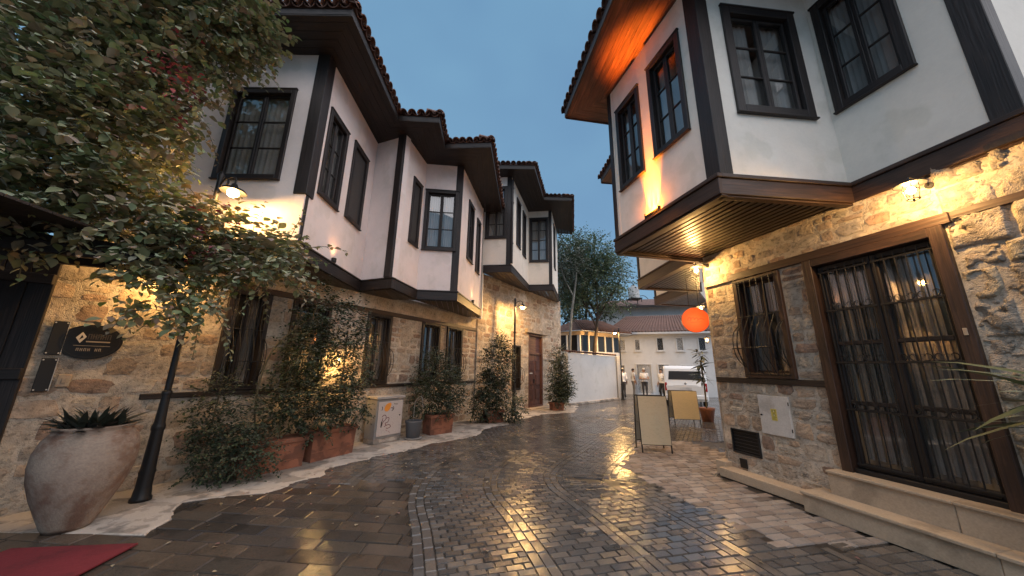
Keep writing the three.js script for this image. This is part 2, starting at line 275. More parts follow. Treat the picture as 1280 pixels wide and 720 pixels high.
// stone wall: a mortar body with openings and each stone set in it. open: [s0,s1,y0,y1]; rough(s,y) picks weathered blocks
function stoneWall(house, l, y0, y1, open, { w = [0.16, 0.4], h = [0.12, 0.24], th = 0.35, skip = 0.06, relief = 0.016, rough = () => false, mats = M.stones, mortar = M.mortar, limit = 300, s0 = 0, s1 = l.L, gap = 0.009, name = 'stone_wall', body } = {}) {
  if (!body) { body = plasterWall(house, l, y0, y1, open, mortar, th, name); body.position.set(...onLine(house, l, 0, 0, -0.012)); }
  const cuts = [...new Set([y0, y1, ...open.flatMap(o => [o[2], o[3]])])].filter(y => y >= y0 && y <= y1).sort((a, b) => a - b); let count = 0;
  for (let c = 0; c + 1 < cuts.length; c++) {
    const H = cuts[c + 1] - cuts[c]; if (H < 0.05) continue; const n = Math.max(1, Math.round(H / ((h[0] + h[1]) / 2))); const hs = Array.from({ length: n }, () => rr(h[0], h[1])), sum = hs.reduce((a, b) => a + b);
    let y = cuts[c];
    for (const hh of hs) {
      const ye = y + hh * H / sum, ym = (y + ye) / 2; let segs = [[s0, s1]];
      for (const o of open) if (ym > o[2] && ym < o[3]) segs = segs.flatMap(([a, b]) => o[1] <= a || o[0] >= b ? [[a, b]] : [[a, o[0]], [o[1], b]].filter(q => q[1] - q[0] > 0.03));
      for (const [a, b] of segs) {
        let x = a; while (x < b - 0.02) {
          let e = x + rr(w[0], w[1]); if (b - e < w[0] * 0.6) e = b;
          const wob = yy => (yy > cuts[c] + 0.01 && yy < cuts[c + 1] - 0.01 ? 0.11 * (fbm(((x + e) / 2 * 0.06 + yy * 0.37) % 1, (yy * 0.61) % 1, 16, 3, 910) - 0.5) : 0), lo = y + wob(y), hi = ye + wob(ye), put = (x0, x1, a0, a1) => { if (x1 - x0 < 3 * gap || a1 - a0 < 3.5 * gap || count >= limit) return; mk('stone', stoneGeo(x0 + gap, x1 - gap, a0 + gap, a1 - gap, relief * rr(0.6, 1.3), rough((x0 + x1) / 2, ym)), pick(mats), body); count++; };
          if (R() > skip) { const sp = R(); if (hi - lo > 0.17 && e - x > 0.16 && sp < 0.3 && !rough(x, ym)) { const mid = lerp(lo, hi, rr(0.38, 0.62)); put(x, e, lo, mid); const xm = lerp(x, e, rr(0.4, 0.6)); if (sp < 0.15) { put(x, xm, mid, hi); put(xm, e, mid, hi); } else put(x, e, mid, hi); } else put(x, e, lo, hi); }
          x = e;
        }
      }
      y = ye;
    }
  }
  return body;
}
// wrought iron grille with bellied bars over a framed opening
function grilleWindow(house, l, s0, s1, y0, y1, { bars = 6, belly = 0.16, m = M.timber, curtain = true } = {}) {
  const w = s1 - s0, h = y1 - y0, o = new THREE.Group(); o.name = 'window'; o.position.set(...onLine(house, l, s0, y0, 0)); o.rotation.y = l.th; house.add(o); const fb = Math.min(0.075, w * 0.12);
  mk('frame', merge(frameBars(w, h, fb, 0.20, -0.06)), m, o);
  const iw = w - 2 * fb, ih = h - 2 * fb;
  for (const k of [0, 1]) { mk('sash', merge(frameBars(iw / 2 - 0.002, ih, 0.04, 0.04, 0).map(g => g.translate(fb + k * iw / 2 + 0.001, fb, -0.12))), m, o); mk('pane', new THREE.PlaneGeometry(iw / 2 - 0.08, ih - 0.08), M.glass, o, [fb + iw * (0.25 + 0.5 * k), h / 2, -0.125]); }
  if (curtain) for (const k of [0, 1]) { const cw = iw * rr(0.28, 0.46); mk('curtain', curtainGeo(cw, ih, 4, 0.012), M.curtainDim, o, [k ? w - fb - cw / 2 : fb + cw / 2, h / 2, -0.2]); }
  interior(o, -.12, w + .12, -.3, h + .15, -0.37, 1.2);
  for (let i = 0; i < bars; i++) {
    const x = fb + iw * (i + 0.5) / bars, b = belly;
    mk('bar', tube([[x, h - fb * 0.5, 0.05], [x, h * 0.80, 0.06], [x, h * 0.60, 0.07], [x, h * 0.45, 0.09 + b * 0.55], [x, h * 0.28, 0.07 + b], [x, h * 0.14, 0.06 + b * 0.5], [x, fb * 0.6, 0.05]], 0.0065, 26, 5), M.iron, o);
  }
  for (const [yy, zz] of [[h - fb * 0.6, 0.05], [h * 0.60, 0.07], [h * 0.28, 0.075 + belly], [fb * 0.7, 0.05]]) mk('cross_bar', bx(w - fb, 0.014, 0.008, w / 2, yy, zz), M.iron, o);
  for (const x of [fb * 0.5, w - fb * 0.5]) for (const s of [0.05, 0.115]) mk('scroll', tube([[x, h * 0.52, 0.05], [x, h * 0.45, 0.06 + s * 1.1], [x, h * 0.33, 0.08 + s * 1.35], [x, h * 0.2, 0.06 + s * 1.2], [x, h * 0.1, 0.05]], 0.007, 20, 5), M.iron, o);
  return o;
}
// clay barrel tile
const tileGeo = (() => {
  const out = [], n = 7, L = 0.42; const P = (t, r, z) => [Math.cos(t) * r, Math.sin(t) * r, z]; const F = [];
  for (let i = 0; i < n; i++) {
    const a = Math.PI * i / n, b = Math.PI * (i + 1) / n, r0 = 0.098, r1 = 0.08, h = 0.014;
    F.push([P(a, r0, 0), P(b, r0, 0), P(b, r1, -L), P(a, r1, -L)].reverse()); F.push([P(a, r0 - h, 0), P(b, r0 - h, 0), P(b, r1 - h, -L), P(a, r1 - h, -L)]); F.push([P(a, r0, 0), P(a, r0 - h, 0), P(b, r0 - h, 0), P(b, r0, 0)]);
  }
  return uvBox(polys(F), 2, false);
})();
// eave along p0->p1 (plan), out-normal (ox,oz): fascia board, deck and rows of tiles
function eave(house, roofList, tiles, p0, p1, y, ox, oz, { rows = 2, slope = 18, deep = 2.4, t0 = 0, t1 = 0, c0 = 0, c1 = 0 } = {}) {
  const dx = p1[0] - p0[0], dz = p1[1] - p0[1], L = Math.hypot(dx, dz), n = Math.round((L - t0 - t1) / 0.2), sl = Math.tan(slope * Math.PI / 180), yaw = Math.atan2(ox, oz);
  const q = (p, k, c = 0) => [p[0] - ox * k + dx / L * c * k, y + 0.17 + sl * k, p[1] - oz * k + dz / L * c * k];
  roofList.push([q(p0, -0.02), q(p1, -0.02), q(p1, deep, -c1), q(p0, deep, c0)], [q(p0, deep, c0), q(p1, deep, -c1), q(p1, -0.02), q(p0, -0.02)].map(v => [v[0], v[1] - 0.03, v[2]]));
  for (let r = 0; r < rows; r++) for (let i = 0; i <= n; i++) for (const pan of [0, 1]) {
    if (pan && i === n) continue; if (pan && r) continue; const sx = t0 + 0.02 + (i + pan * .5) * (L - t0 - t1) / n; if (r && ((c0 > 0 && sx < r * .34 + .12) || (c1 > 0 && L - sx < r * .34 + .12))) continue;
    const t = (t0 + 0.02 + (i + pan * 0.5) * ((L - t0 - t1 - 0.04) / n)) / L, k = r * 0.34 - (pan ? 0.05 : 0.08);
    tiles.push({ p: [lerp(p0[0], p1[0], t) - ox * k + rr(-.008, .008), y + 0.17 + sl * k + (pan ? 0.075 : 0.015) + r * 0.02 + rr(-.006, .006), lerp(p0[1], p1[1], t) - oz * k], yaw: yaw + rr(-.03, .03), pitch: slope * Math.PI / 180, pan });
  }
}
function putRoof(house, quads, tiles, extra = []) {
  const g = uvBox(polys(quads)).translate(-house.position.x, -house.position.y, -house.position.z), roof = mk('roof', g, M.tile[1], house);
  for (const t of tiles) { const o = mk('roof_tile', tileGeo, pick(M.tile), roof, rel(house, ...t.p)); o.rotation.order = 'YXZ'; o.rotation.set(t.pitch * 1, t.yaw, t.pan ? Math.PI : 0); }
  return roof;
}
// timber along a wall line
const beam = (house, l, name, s0, s1, y0, y1, z0, z1, m = M.timber) => mk(name, bx(s1 - s0, y1 - y0, z1 - z0, (s0 + s1) / 2, (y0 + y1) / 2, (z0 + z1) / 2), m, house, onLine(house, l, 0, 0), l.th);
function post(house, p, y0, y1, w, turn, m = M.timber, d = w) { return mk('corner_post', bx(w, y1 - y0, d, 0, (y1 - y0) / 2, 0), m, house, rel(house, p[0], y0, p[1]), turn); }
// ---------------------------------------------------------------- the jettied house on the inner side of the bend
const warm = [1.0, 0.57, 0.19], amber = [1.0, 0.25, 0.018];
const GWL = line([-5.59, -3.85], [-1.21, -11.71]);
{
  const h = thing('timber_framed_house', 'long white timber framed house with three stepped jetties above the planters', 'house', [-3.5, 0, -7.5]);
  const A = [-3.48, -5.01], B = [-3.56, -7.52], Cc = [-2.70, -7.18], D = [-2.49, -8.37], E = [-1.47, -8.48], F = [-1.09, -11.17];
  const g = GWL;
  // ground floor
  const ops = [[1.79, 2.43, 1.23, 2.88], [2.81, 3.59, 1.23, 2.88], [4.50, 5.22, 1.23, 2.88], [6.30, 7.07, 1.23, 2.88], [7.38, 8.16, 1.23, 2.88]];
  stoneWall(h, g, 0, 3.42, ops, { w: [0.2, 0.48], h: [0.16, 0.3], skip: 0.12, relief: 0.009 });
  for (const o of ops) grilleWindow(h, g, ...o, { bars: o[1] - o[0] > 0.7 ? 6 : 5, belly: 0.15 });
  beam(h, g, 'lintel_beam', 1.6, 8.95, 2.885, 2.99, -0.06, 0.022, M.timberB);
  beam(h, g, 'sill_beam', 1.05, 8.95, 1.15, 1.225, -0.06, 0.020);
  // side of the ground floor by the gateway
  plasterWall(h, line([-7.9, -5.8], [-5.95, -4.05]), 0, 3.4, [], M.mortar, 0.3, 'side_wall');
  // upper floor
  const yb = 3.55, yt = 7.29, W = [line([-7.4, -5.01], A), line(A, B), line(B, Cc), line(Cc, D), line(D, E), line(E, F)], P = M.plasterPink;
  const wins = [[[2.30, 3.45, 4.68, 6.49, { rows: 3, curtain: 2 }]], [[0.30, 1.03, 4.63, 6.40, {}], [1.33, 2.09, 4.68, 6.47, { screen: 1, curtain: 0 }]], [], [[0.53, 1.04, 4.68, 6.45, { screen: 1, curtain: 0 }]], [[0.04, 0.95, 4.70, 6.47, {}]], [[0.76, 1.41, 4.78, 6.64, {}], [1.81, 2.32, 4.70, 6.53, { screen: 1, curtain: 0 }]]];
  W.forEach((l, i) => {
    plasterWall(h, l, yb, yt + 0.05, wins[i].map(w => [w[0] + .03, w[1] - .03, w[2] + .03, w[3] - .03]), P);
    for (const [a, b, c, d, o] of wins[i]) windowUnit(h, l, a, b, c, d, o);
    const e = i === 0 || i === 2 || i === 4;
    beam(h, l, 'fascia_board', e ? 0 : -0.03, l.L + (e ? 0.045 : 0), yb - 0.22, yb + 0.0, -0.1, 0.045);
    beam(h, l, 'fascia_moulding', e ? 0 : -0.045, l.L + (e ? 0.062 : 0), yb + 0.002, yb + 0.035, -0.06, 0.062);
  });
  post(h, [A[0] - 0.085, A[1] - 0.085], 4.42, yt, 0.22, W[0].th);
  post(h, [A[0] - 0.02, A[1] - 0.06], yb + 0.04, 4.418, 0.07, W[1].th);
  post(h, [Cc[0] - 0.085, Cc[1] - 0.06], yb + 0.04, yt, 0.19, W[2].th); post(h, [E[0] - 0.075, E[1] - 0.075], yb + 0.04, yt, 0.19, W[4].th);
  plasterWall(h, line(F, [-5.5, -10.9]), 3.34, yt, [], P, .16, 'end_wall');
  post(h, [F[0] - 0.04, F[1] - 0.02], 3.3, yt, 0.1, W[5].th);
  // boarded undersides of the jetties
  const gw = z => [g.a[0] + (z - g.a[1]) / g.uz * g.ux, z];
  const under = new THREE.Group(); under.name = 'jetty_underside'; h.add(under);
  boards(h, under, 'soffit_board', [[-5.2, -5.01], A, B, gw(-7.52)], 3.315, 3.335, 0, 1, 0.14, 0.012, M.soffit);
  boards(h, under, 'soffit_board', [B, Cc, D, gw(-8.37)], 3.315, 3.335, .18, 1, 0.14, 0.012, M.soffit);
  boards(h, under, 'soffit_board', [D, E, F, gw(-11.17)], 3.315, 3.335, .14, 1, 0.14, 0.012, M.soffit);
  // eaves
  const e0 = [-8.0, -4.27], e1 = [-2.72, -4.27], e2 = [-2.75, -6.65], e3 = [-1.78, -6.70], e4 = [-1.84, -7.65], e5 = [-0.61, -7.57], e6 = [-0.42, -11.34];
  const sof = new THREE.Group(); sof.name = 'eave_underside'; h.add(sof);
  for (const [q, dx, dz] of [[[e0, e1, A, [-7.4, -5.01]], 1, 0], [[e1, e2, B, A], 0, 1], [[e2, e3, Cc, B], 1, 0], [[e3, e4, D, Cc], .05, 1], [[e4, e5, E, D], 1, 0], [[e5, e6, [-1.08, -11.34], E], .05, 1]]) boards(h, sof, 'soffit_board', q, 7.292, 7.31, dx, dz, 0.155, 0.006, M.timber);
  const quads = [], tiles = [];
  for (const [a, b, ox, oz, o] of [[e0, e1, 0, 1, { c1: 1 }], [e1, e2, 1, 0, { c0: 1, c1: -1 }], [e2, e3, 0, 1, { t0: .1, c0: -1, c1: 1 }], [e3, e4, 1, 0, { c0: 1, c1: -1 }], [e4, e5, 0, 1, { t0: .1, c0: -1, c1: 1 }], [e5, e6, 1, 0, { c0: 1 }]]) {
    eave(h, quads, tiles, a, b, 7.29, ox, oz, o); const l = line(a, b); beam(h, l, 'eave_board', 0.0, l.L, 7.275, 7.44, -0.028, 0.0);
  }
  putRoof(h, quads, tiles);
  // hip tiles on the eave corners
  for (const e of [e1, e3, e5]) { const o = mk('hip_tile', tileGeo, M.tile[0], h, rel(h, e[0] + 0.02, 7.49, e[1] + 0.02)); o.rotation.order = 'YXZ'; o.rotation.set(0.22, 0.78, 0); o.scale.set(1.25, 1.25, 1.2); }
}

// ---------------------------------------------------------------- the taller stone and white house beyond it
{
  const h = thing('stone_house', 'tall stone house with brown door and white jettied storey', 'house', [0.6, 0, -14.2]);
  const g = line([-1.18, -11.67], [2.51, -16.83]), ops = [[3.33, 4.55, 0.02, 3.14], [2.11, 2.69, 0.81, 2.55]];
  stoneWall(h, g, 0, 5.05, ops, { w: [0.26, 0.6], h: [0.2, 0.36], skip: 0.2, relief: 0.010 });
  plasterWall(h, line([2.51, -16.83], [-1.6, -20.5]), 0, 5.05, [], M.mortar, 0.3, 'end_wall');
  // door
  const d = new THREE.Group(); d.name = 'door'; d.position.set(...onLine(h, g, 3.33, 0.02)); d.rotation.y = g.th; h.add(d);
  mk('frame', merge(frameBars(1.22, 3.12, 0.1, 0.16, -0.09)), M.doorBrown, d);
  for (const k of [0, 1]) { const x = 0.1 + k * 0.51; mk('leaf_panel', bx(0.505, 2.12, 0.05, x + 0.253, 1.16, -0.12), M.doorBrown, d); for (const y of [0.55, 1.15, 1.75]) mk('raised_panel', bx(0.32, 0.42, 0.025, x + 0.253, y, -0.088), M.doorBrown, d); }
  mk('transom_bar', bx(1.02, 0.08, 0.1, 0.61, 2.26, -0.1), M.doorBrown, d); mk('transom_panel', bx(1.02, 0.72, 0.04, 0.61, 2.66, -0.12), M.doorBrown, d);
  mk('handle', bx(0.03, 0.16, 0.05, 0.54, 1.1, -0.07), M.iron, d); mk('letter_plate', bx(0.22, 0.05, 0.02, 0.33, 1.42, -0.085), M.white, d);
  mk('doorstep', bx(1.5, 0.09, 0.34, 0.57, -0.005, 0.1), M.cream, d);
  mk('door_lintel', bx(1.75, 0.16, 0.2, 0, 0, 0), M.stones[4], h, onLine(h, g, 3.94, 3.225, 0.02), g.th);
  grilleWindow(h, g, 2.11, 2.69, 0.81, 2.55, { bars: 4, belly: 0.05 });
  beam(h, g, 'string_course', 4.6, 6.3, 2.04, 2.10, -0.03, 0.025, M.mortar);
  const A = [-1.04, -11.36], B = [-0.07, -11.23], Cc = [0.71, -14.11], D = [1.76, -13.96], E = [2.37, -16.56], yb = 5.18, yt = 8.72, P = M.plaster;
  const W = [line(A, B), line(B, Cc), line(Cc, D), line(D, E)], wins = [[[0.02, 0.81, 6.24, 8.30, { rows: 4 }]], [[0.75, 1.42, 6.29, 8.24, {}], [1.78, 2.41, 6.24, 8.19, {}]], [[0.04, 0.91, 6.26, 8.37, { rows: 4 }]], [[0.63, 1.32, 6.24, 8.35, {}]]];
  W.forEach((l, i) => {
    plasterWall(h, l, yb, yt + 0.05, wins[i].map(w => [w[0] + .03, w[1] - .03, w[2] + .03, w[3] - .03]), P); for (const [a, b, c, e, o] of wins[i]) windowUnit(h, l, a, b, c, e, o);
    const e = i % 2 === 0; beam(h, l, 'fascia_board', e ? 0 : -.03, l.L + (e ? .045 : 0), yb - .24, yb, -.1, .045); beam(h, l, 'fascia_moulding', e ? 0 : -.04, l.L + (e ? .06 : 0), yb + .002, yb + .035, -.06, .06);
  });
  post(h, [B[0] - .07, B[1] - .07], yb + .04, yt, 0.17, W[0].th); post(h, [D[0] - .06, D[1] - .07], yb + .04, yt, 0.15, W[2].th);
  plasterWall(h, line([-5, -11.6], A), 3.3, 8.77, [], P, .16, 'gable_wall');
  // downpipe on the corner
  const dp = mk('downpipe', merge([cyl(.045, .045, 3.3, 10, 0, yb + 1.72, 0), cyl(.058, .058, .04, 10, 0, 8.2, 0), cyl(.058, .058, .04, 10, 0, 7.6, 0), cyl(.058, .058, .04, 10, 0, 6.0, 0)]), M.timber, h, rel(h, B[0] + .04, 0, B[1] + .07));
  const gw = z => [g.a[0] + (z - g.a[1]) / g.uz * g.ux, z], under = new THREE.Group(); under.name = 'jetty_underside'; h.add(under);
  boards(h, under, 'soffit_board', [A, B, Cc, gw(-14.11)], 4.935, 4.955, .27, -1, .15, .02, M.soffit); boards(h, under, 'soffit_board', [Cc, D, E, gw(-16.56)], 4.935, 4.955, .23, -1, .15, .02, M.soffit);
  const e0 = [-1.37, -10.68], e1 = [0.76, -10.68], e2 = [1.31, -12.92], e3 = [2.53, -12.96], e4 = [3.22, -16.67], quads = [], tiles = [], sof = new THREE.Group(); sof.name = 'eave_underside'; h.add(sof);
  for (const [q, dx, dz] of [[[e0, e1, B, A], 1, 0], [[e1, e2, Cc, B], .25, -1], [[e2, e3, D, Cc], 1, 0], [[e3, e4, E, D], .18, -1]]) boards(h, sof, 'soffit_board', q, 8.722, 8.74, dx, dz, .155, .006, M.timber);
  for (const [a, b, ox, oz, o] of [[e0, e1, 0, 1, { c1: 1 }], [e1, e2, .97, .24, { c0: 1, c1: -1 }], [e2, e3, 0, 1, { t0: .1, c0: -1, c1: 1 }], [e3, e4, .98, .18, { c0: 1 }]]) { eave(h, quads, tiles, a, b, 8.72, ox, oz, { ...o, deep: 1.7 }); const l = line(a, b); beam(h, l, 'eave_board', 0, l.L, 8.70, 8.87, -.028, 0); }
  putRoof(h, quads, tiles);
}

// ---------------------------------------------------------------- the house across the street: stone below, white bay above
const RG = line([3.66, -6.05], [5.276, -0.26]);
{
  const h = thing('bay_house', 'white house with slatted overhanging bay above a stone ground floor and marble step', 'house', [4.2, 0, -4.2]), g = RG;
  const win = [0.57, 1.33, 1.56, 3.15], door = [1.67, 3.0, 0.5, 3.16], meter = [0.70, 1.15, 0.75, 1.31], vent = [0.14, 0.62, 0.37, 0.74];
  const body = stoneWall(h, g, 0, 3.83, [win, door, meter, vent], { w: [0.14, 0.38], h: [0.12, 0.25], skip: 0.1, relief: 0.011, s1: 3.0 });
  stoneWall(h, g, 0, 3.83, [[0, 2.9, 0, 3.83]], { body, w: [0.24, 0.48], h: [0.22, 0.4], skip: 0, relief: 0.03, s0: 3.0, s1: 4.8, gap: 0.004, rough: () => true, mats: M.rubble });
  // framed window with a bellied grille
  grilleWindow(h, g, ...win, { bars: 6, belly: 0.2, m: M.timberB });
  // timber bands
  beam(h, g, 'lintel_beam', 0.50, 3.06, 3.162, 3.28, -0.06, 0.035, M.timberB); beam(h, g, 'lintel_beam', 3.062, 4.7, 3.19, 3.275, -0.06, 0.03, M.timberB);
  beam(h, g, 'lintel_stone', 0.0, 0.498, 3.17, 3.27, -0.06, 0.03, M.stones[3]);
  beam(h, g, 'sill_beam', 0.0, 1.67, 1.47, 1.555, -0.06, 0.03);
  // meter cupboard and vent hatch let into the wall
  const mc = new THREE.Group(); mc.name = 'meter_cupboard'; mc.position.set(...onLine(h, g, meter[0], meter[2], 0)); mc.rotation.y = g.th; h.add(mc);
  mk('cupboard_door', bx(0.445, 0.555, 0.05, 0.225, 0.28, -0.005), M.white, mc); mk('lock', cyl(.012, .012, .02, 10).rotateX(Math.PI / 2), M.iron, mc, [0.035, 0.27, 0.025]);
  for (const y of [.1, .46]) mk('hinge', bx(.014, .05, .014, .445, y, .018), M.iron, mc);
  { // yellow sticker
    const c = document.createElement('canvas'); c.width = 64; c.height = 128; const x = c.getContext('2d'); x.fillStyle = '#cdbb62'; x.fillRect(0, 0, 64, 128); x.fillStyle = '#8f8a3a'; for (const [a, b, w, q] of [[10, 10, 44, 30], [18, 46, 30, 34], [8, 86, 48, 8], [8, 100, 36, 6], [8, 112, 44, 6]]) x.fillRect(a, b, w, q); x.fillStyle = '#d9d2a8'; x.beginPath(); x.arc(32, 26, 9, 0, 7); x.fill(); x.beginPath(); x.moveTo(24, 76); x.lineTo(40, 76); x.lineTo(32, 50); x.fill();
    const t = new THREE.CanvasTexture(c); t.colorSpace = THREE.SRGBColorSpace; mk('sticker', new THREE.BoxGeometry(.085, .165, .002), mat('sticker_print', [1, 1, 1], { map: t, roughness: .6 }), mc, [.225, .29, .0215]);
  }
  const vh = new THREE.Group(); vh.name = 'vent_hatch'; vh.position.set(...onLine(h, g, vent[0], vent[2], 0)); vh.rotation.y = g.th; h.add(vh);
  mk('hatch_frame', merge(frameBars(.48, .37, .025, .05, -.01)), M.iron, vh); mk('hatch_panel', bx(.43, .32, .012, .24, .185, -.02), M.iron, vh); for (let i = 0; i < 6; i++) mk('louvre', bx(.42, .012, .02, .24, .05 + i * .052, -.008), M.iron, vh);
  mk('floor_drain', bx(.12, .14, .02, 0, 0, 0), M.iron, h, onLine(h, g, .3, .23, .004), g.th);
  // the barred double door
  const dr = new THREE.Group(); dr.name = 'door'; dr.position.set(...onLine(h, g, door[0], door[2])); dr.rotation.y = g.th; h.add(dr);
  const dw = door[1] - door[0], dh = door[3] - door[2];
  mk('frame', merge([bx(.11, dh, .2, .055, dh / 2, -.05), bx(.11, dh, .2, dw - .055, dh / 2, -.05), bx(dw - .22, .1, .2, dw / 2, dh - .05, -.05)]), M.timberB, dr);
  mk('bell_push', bx(.028, .07, .014, dw - .05, 1.56, .058, 1, .003), M.cream, dr);
  mk('sill_rail', bx(dw - .22, .05, .14, dw / 2, .026, -.06), M.iron, dr);
  const iw = dw - .22, lw = iw / 2;
  for (const k of [0, 1]) {
    const x = .11 + k * lw; mk('door_leaf', merge(frameBars(lw - .004, dh - .16, .06, .05, 0).map(q => q.translate(x + .002, .055, -.085))), M.timber, dr);
    for (const y of [.8, 1.52]) mk('door_rail', bx(lw - .13, .05, .045, x + lw / 2, y, -.085), M.timber, dr);
    for (const [a, b] of [[.115, .775], [.825, 1.495], [1.545, dh - .165]]) mk('pane', new THREE.PlaneGeometry(lw - .12, b - a), M.glass, dr, [x + lw / 2, (a + b) / 2, -.095]);
    // iron bars before each leaf
    for (let i = 0; i < 6; i++) { const bxx = x + .045 + (lw - .09) * i / 5; mk('bar', bx(.011, dh - .22, .011, bxx, dh / 2 - .02, -.028, 1, .002), M.iron, dr); }
    for (const y of [.1, .72, 1.28, 1.94, dh - .2]) mk('cross_bar', bx(lw - .03, .026, .014, x + lw / 2, y, -.028), M.iron, dr);
    for (const y of [.78, 1.34, 2.0]) for (let i = 0; i < 5; i++) {
      const cx = x + .09 + (lw - .18) * i / 4, sgn = i % 2 ? 1 : -1, pts = []; for (let q = 0; q <= 12; q++) { const t = q / 12 * 5.2; const r = .012 + .0075 * t; pts.push([cx + sgn * r * Math.cos(t), y + r * Math.sin(t), -.026]); } mk('scroll', tube(pts, .005, 20, 4), M.iron, dr);
    }
    const slats = 5; for (let i = 0; i < slats; i++) mk('curtain', curtainGeo(lw / slats * rr(.45, .8), dh - .3, 2, .012), M.curtainDim, dr, [x + .03 + (lw - .06) * (i + .5) / slats, dh / 2, -.17 - rr(0, .03)]);
  }
  interior(dr, -.3, dw + .6, -.1, dh + .15, -.37, 1.6);
  // steps of pale marble
  const st = new THREE.Group(); st.name = 'door_steps'; st.position.set(...onLine(h, g, 0, 0)); st.rotation.y = g.th; h.add(st);
  for (const [a, b] of [[1.60, 2.62], [2.624, 3.7], [3.704, 4.9]]) { mk('step_slab', bx(b - a, .03, .26, (a + b) / 2, .485, .10), M.cream, st); mk('riser_slab', bx(b - a, .25, .2, (a + b) / 2, .344, .10), M.cream, st); }
  for (const [a, b] of [[1.42, 2.9], [2.904, 4.3], [4.304, 5.2]]) { mk('step_slab', bx(b - a, .035, .42, (a + b) / 2, .218, .25), M.cream, st); mk('riser_slab', bx(b - a, .2, .38, (a + b) / 2, .099, .235), M.cream, st); }
  mk('plinth_stone', bx(1.36, .13, .28, .72, .065, .10), M.cream, st); mk('plinth_stone', bx(.2, .2, .5, -.02, .1, -.12), M.cream, st);
  // bay and upper wall
  const K = [2.53, -3.66], L = [1.95, -5.80], Q = [4.34, -3.83], N = [4.64, -2.56], yb = 4.0, yt = 7.2, P = M.plaster;
  const W = [line(L, K), line(K, Q), line(Q, N), line(N, [7.2, -2.75]), line([3.75, -6.2], L)];
  const wins = [[[.25, .95, 4.88, 6.60, {}], [1.20, 1.93, 4.93, 6.66, {}]], [[.42, 1.56, 4.99, 6.80, { fb: .12 }]], [[.06, .84, 5.06, 6.85, { fb: .1, curtain: 2 }]], [], []];
  W.forEach((l, i) => {
    plasterWall(h, l, yb, yt + .05, wins[i].map(w => [w[0] + .03, w[1] - .03, w[2] + .03, w[3] - .03]), P); for (const [a, b, c, e, o] of wins[i]) windowUnit(h, l, a, b, c, e, o);
    const s0 = i === 1 ? .0 : i === 0 ? -.0 : i === 2 ? -.02 : 0, s1 = i === 0 ? l.L + .055 : i === 1 ? l.L + .04 : i === 2 ? l.L + .05 : l.L;
    beam(h, l, 'fascia_board', s0, s1, yb - .26, yb - .045, -.1, .055, M.timberB); beam(h, l, 'fascia_moulding', s0, s1 + (i === 0 || i === 2 ? .02 : 0), yb - .043, yb + .01, -.1, .078, M.timberB); beam(h, l, 'fascia_bead', s0, s1, yb - .285, yb - .262, -.06, .03, M.timberB);
  });
  post(h, [K[0] + .075, K[1] - .06], yb + .012, yt, .21, W[0].th); post(h, [N[0] + .07, N[1] - .075], yb + .012, yt, .2, W[2].th); post(h, [L[0] + .035, L[1] + .03], yb + .012, yt, .1, W[0].th);
  const under = new THREE.Group(); under.name = 'bay_underside'; h.add(under);
  boards(h, under, 'soffit_slat', [K, L, [3.66, -6.05], Q], 3.765, 3.79, W[0].ux, W[0].uz, .105, .034, M.soffit);
  mk('underside_deck', uvBox(slab([K, L, [3.66, -6.05], Q], 3.81, 3.82)).translate(-h.position.x, 0, -h.position.z), M.timber, under);
  mk('wall_coping', uvBox(slab([RG.at(3.4, 0, .06), RG.at(6, 0, .06), RG.at(6, 0, -.4), RG.at(3.4, 0, -.4)].map(p => [p[0], p[2]]), 3.742, 3.8)).translate(-h.position.x, 0, -h.position.z), M.timber, h);
  // eaves, boarded in red wood
  const e1 = [1.16, -6.38], e2 = [1.64, -2.9], e3 = [7.4, -3.0 + 1.2], e4 = [3.4, -6.75], quads = [], tiles = [], sof = new THREE.Group(); sof.name = 'eave_underside'; h.add(sof);
  boards(h, sof, 'soffit_board', [e1, e2, K, L], yt, yt + .02, .137, 1, .135, .005, M.redwood); boards(h, sof, 'soffit_board', [e1, L, [3.75, -6.2], e4], yt, yt + .02, 1, -.17, .135, .005, M.redwood); boards(h, sof, 'soffit_board', [e2, e3, [7.2, -2.75], N, Q, K], yt, yt + .02, 1, .1, .135, .005, M.redwood);
  for (const [a, b, ox, oz, o] of [[e1, e2, -.99, .137, { c0: 1, c1: 1 }], [e4, e1, -.16, -.98, { c1: 1 }]]) { eave(h, quads, tiles, a, b, yt, ox, oz, { ...o, deep: 1.6 }); const l = line(a, b); beam(h, l, 'eave_board', 0, l.L, yt - .02, yt + .15, 0, .028, M.timberB); }
  quads.push([[e2[0], yt + .17, e2[1]], [e3[0], yt + .17, e3[1]], [7.4, yt + .72, -4.2], [3.25, yt + .70, -4.5]]);
  putRoof(h, quads, tiles);
}

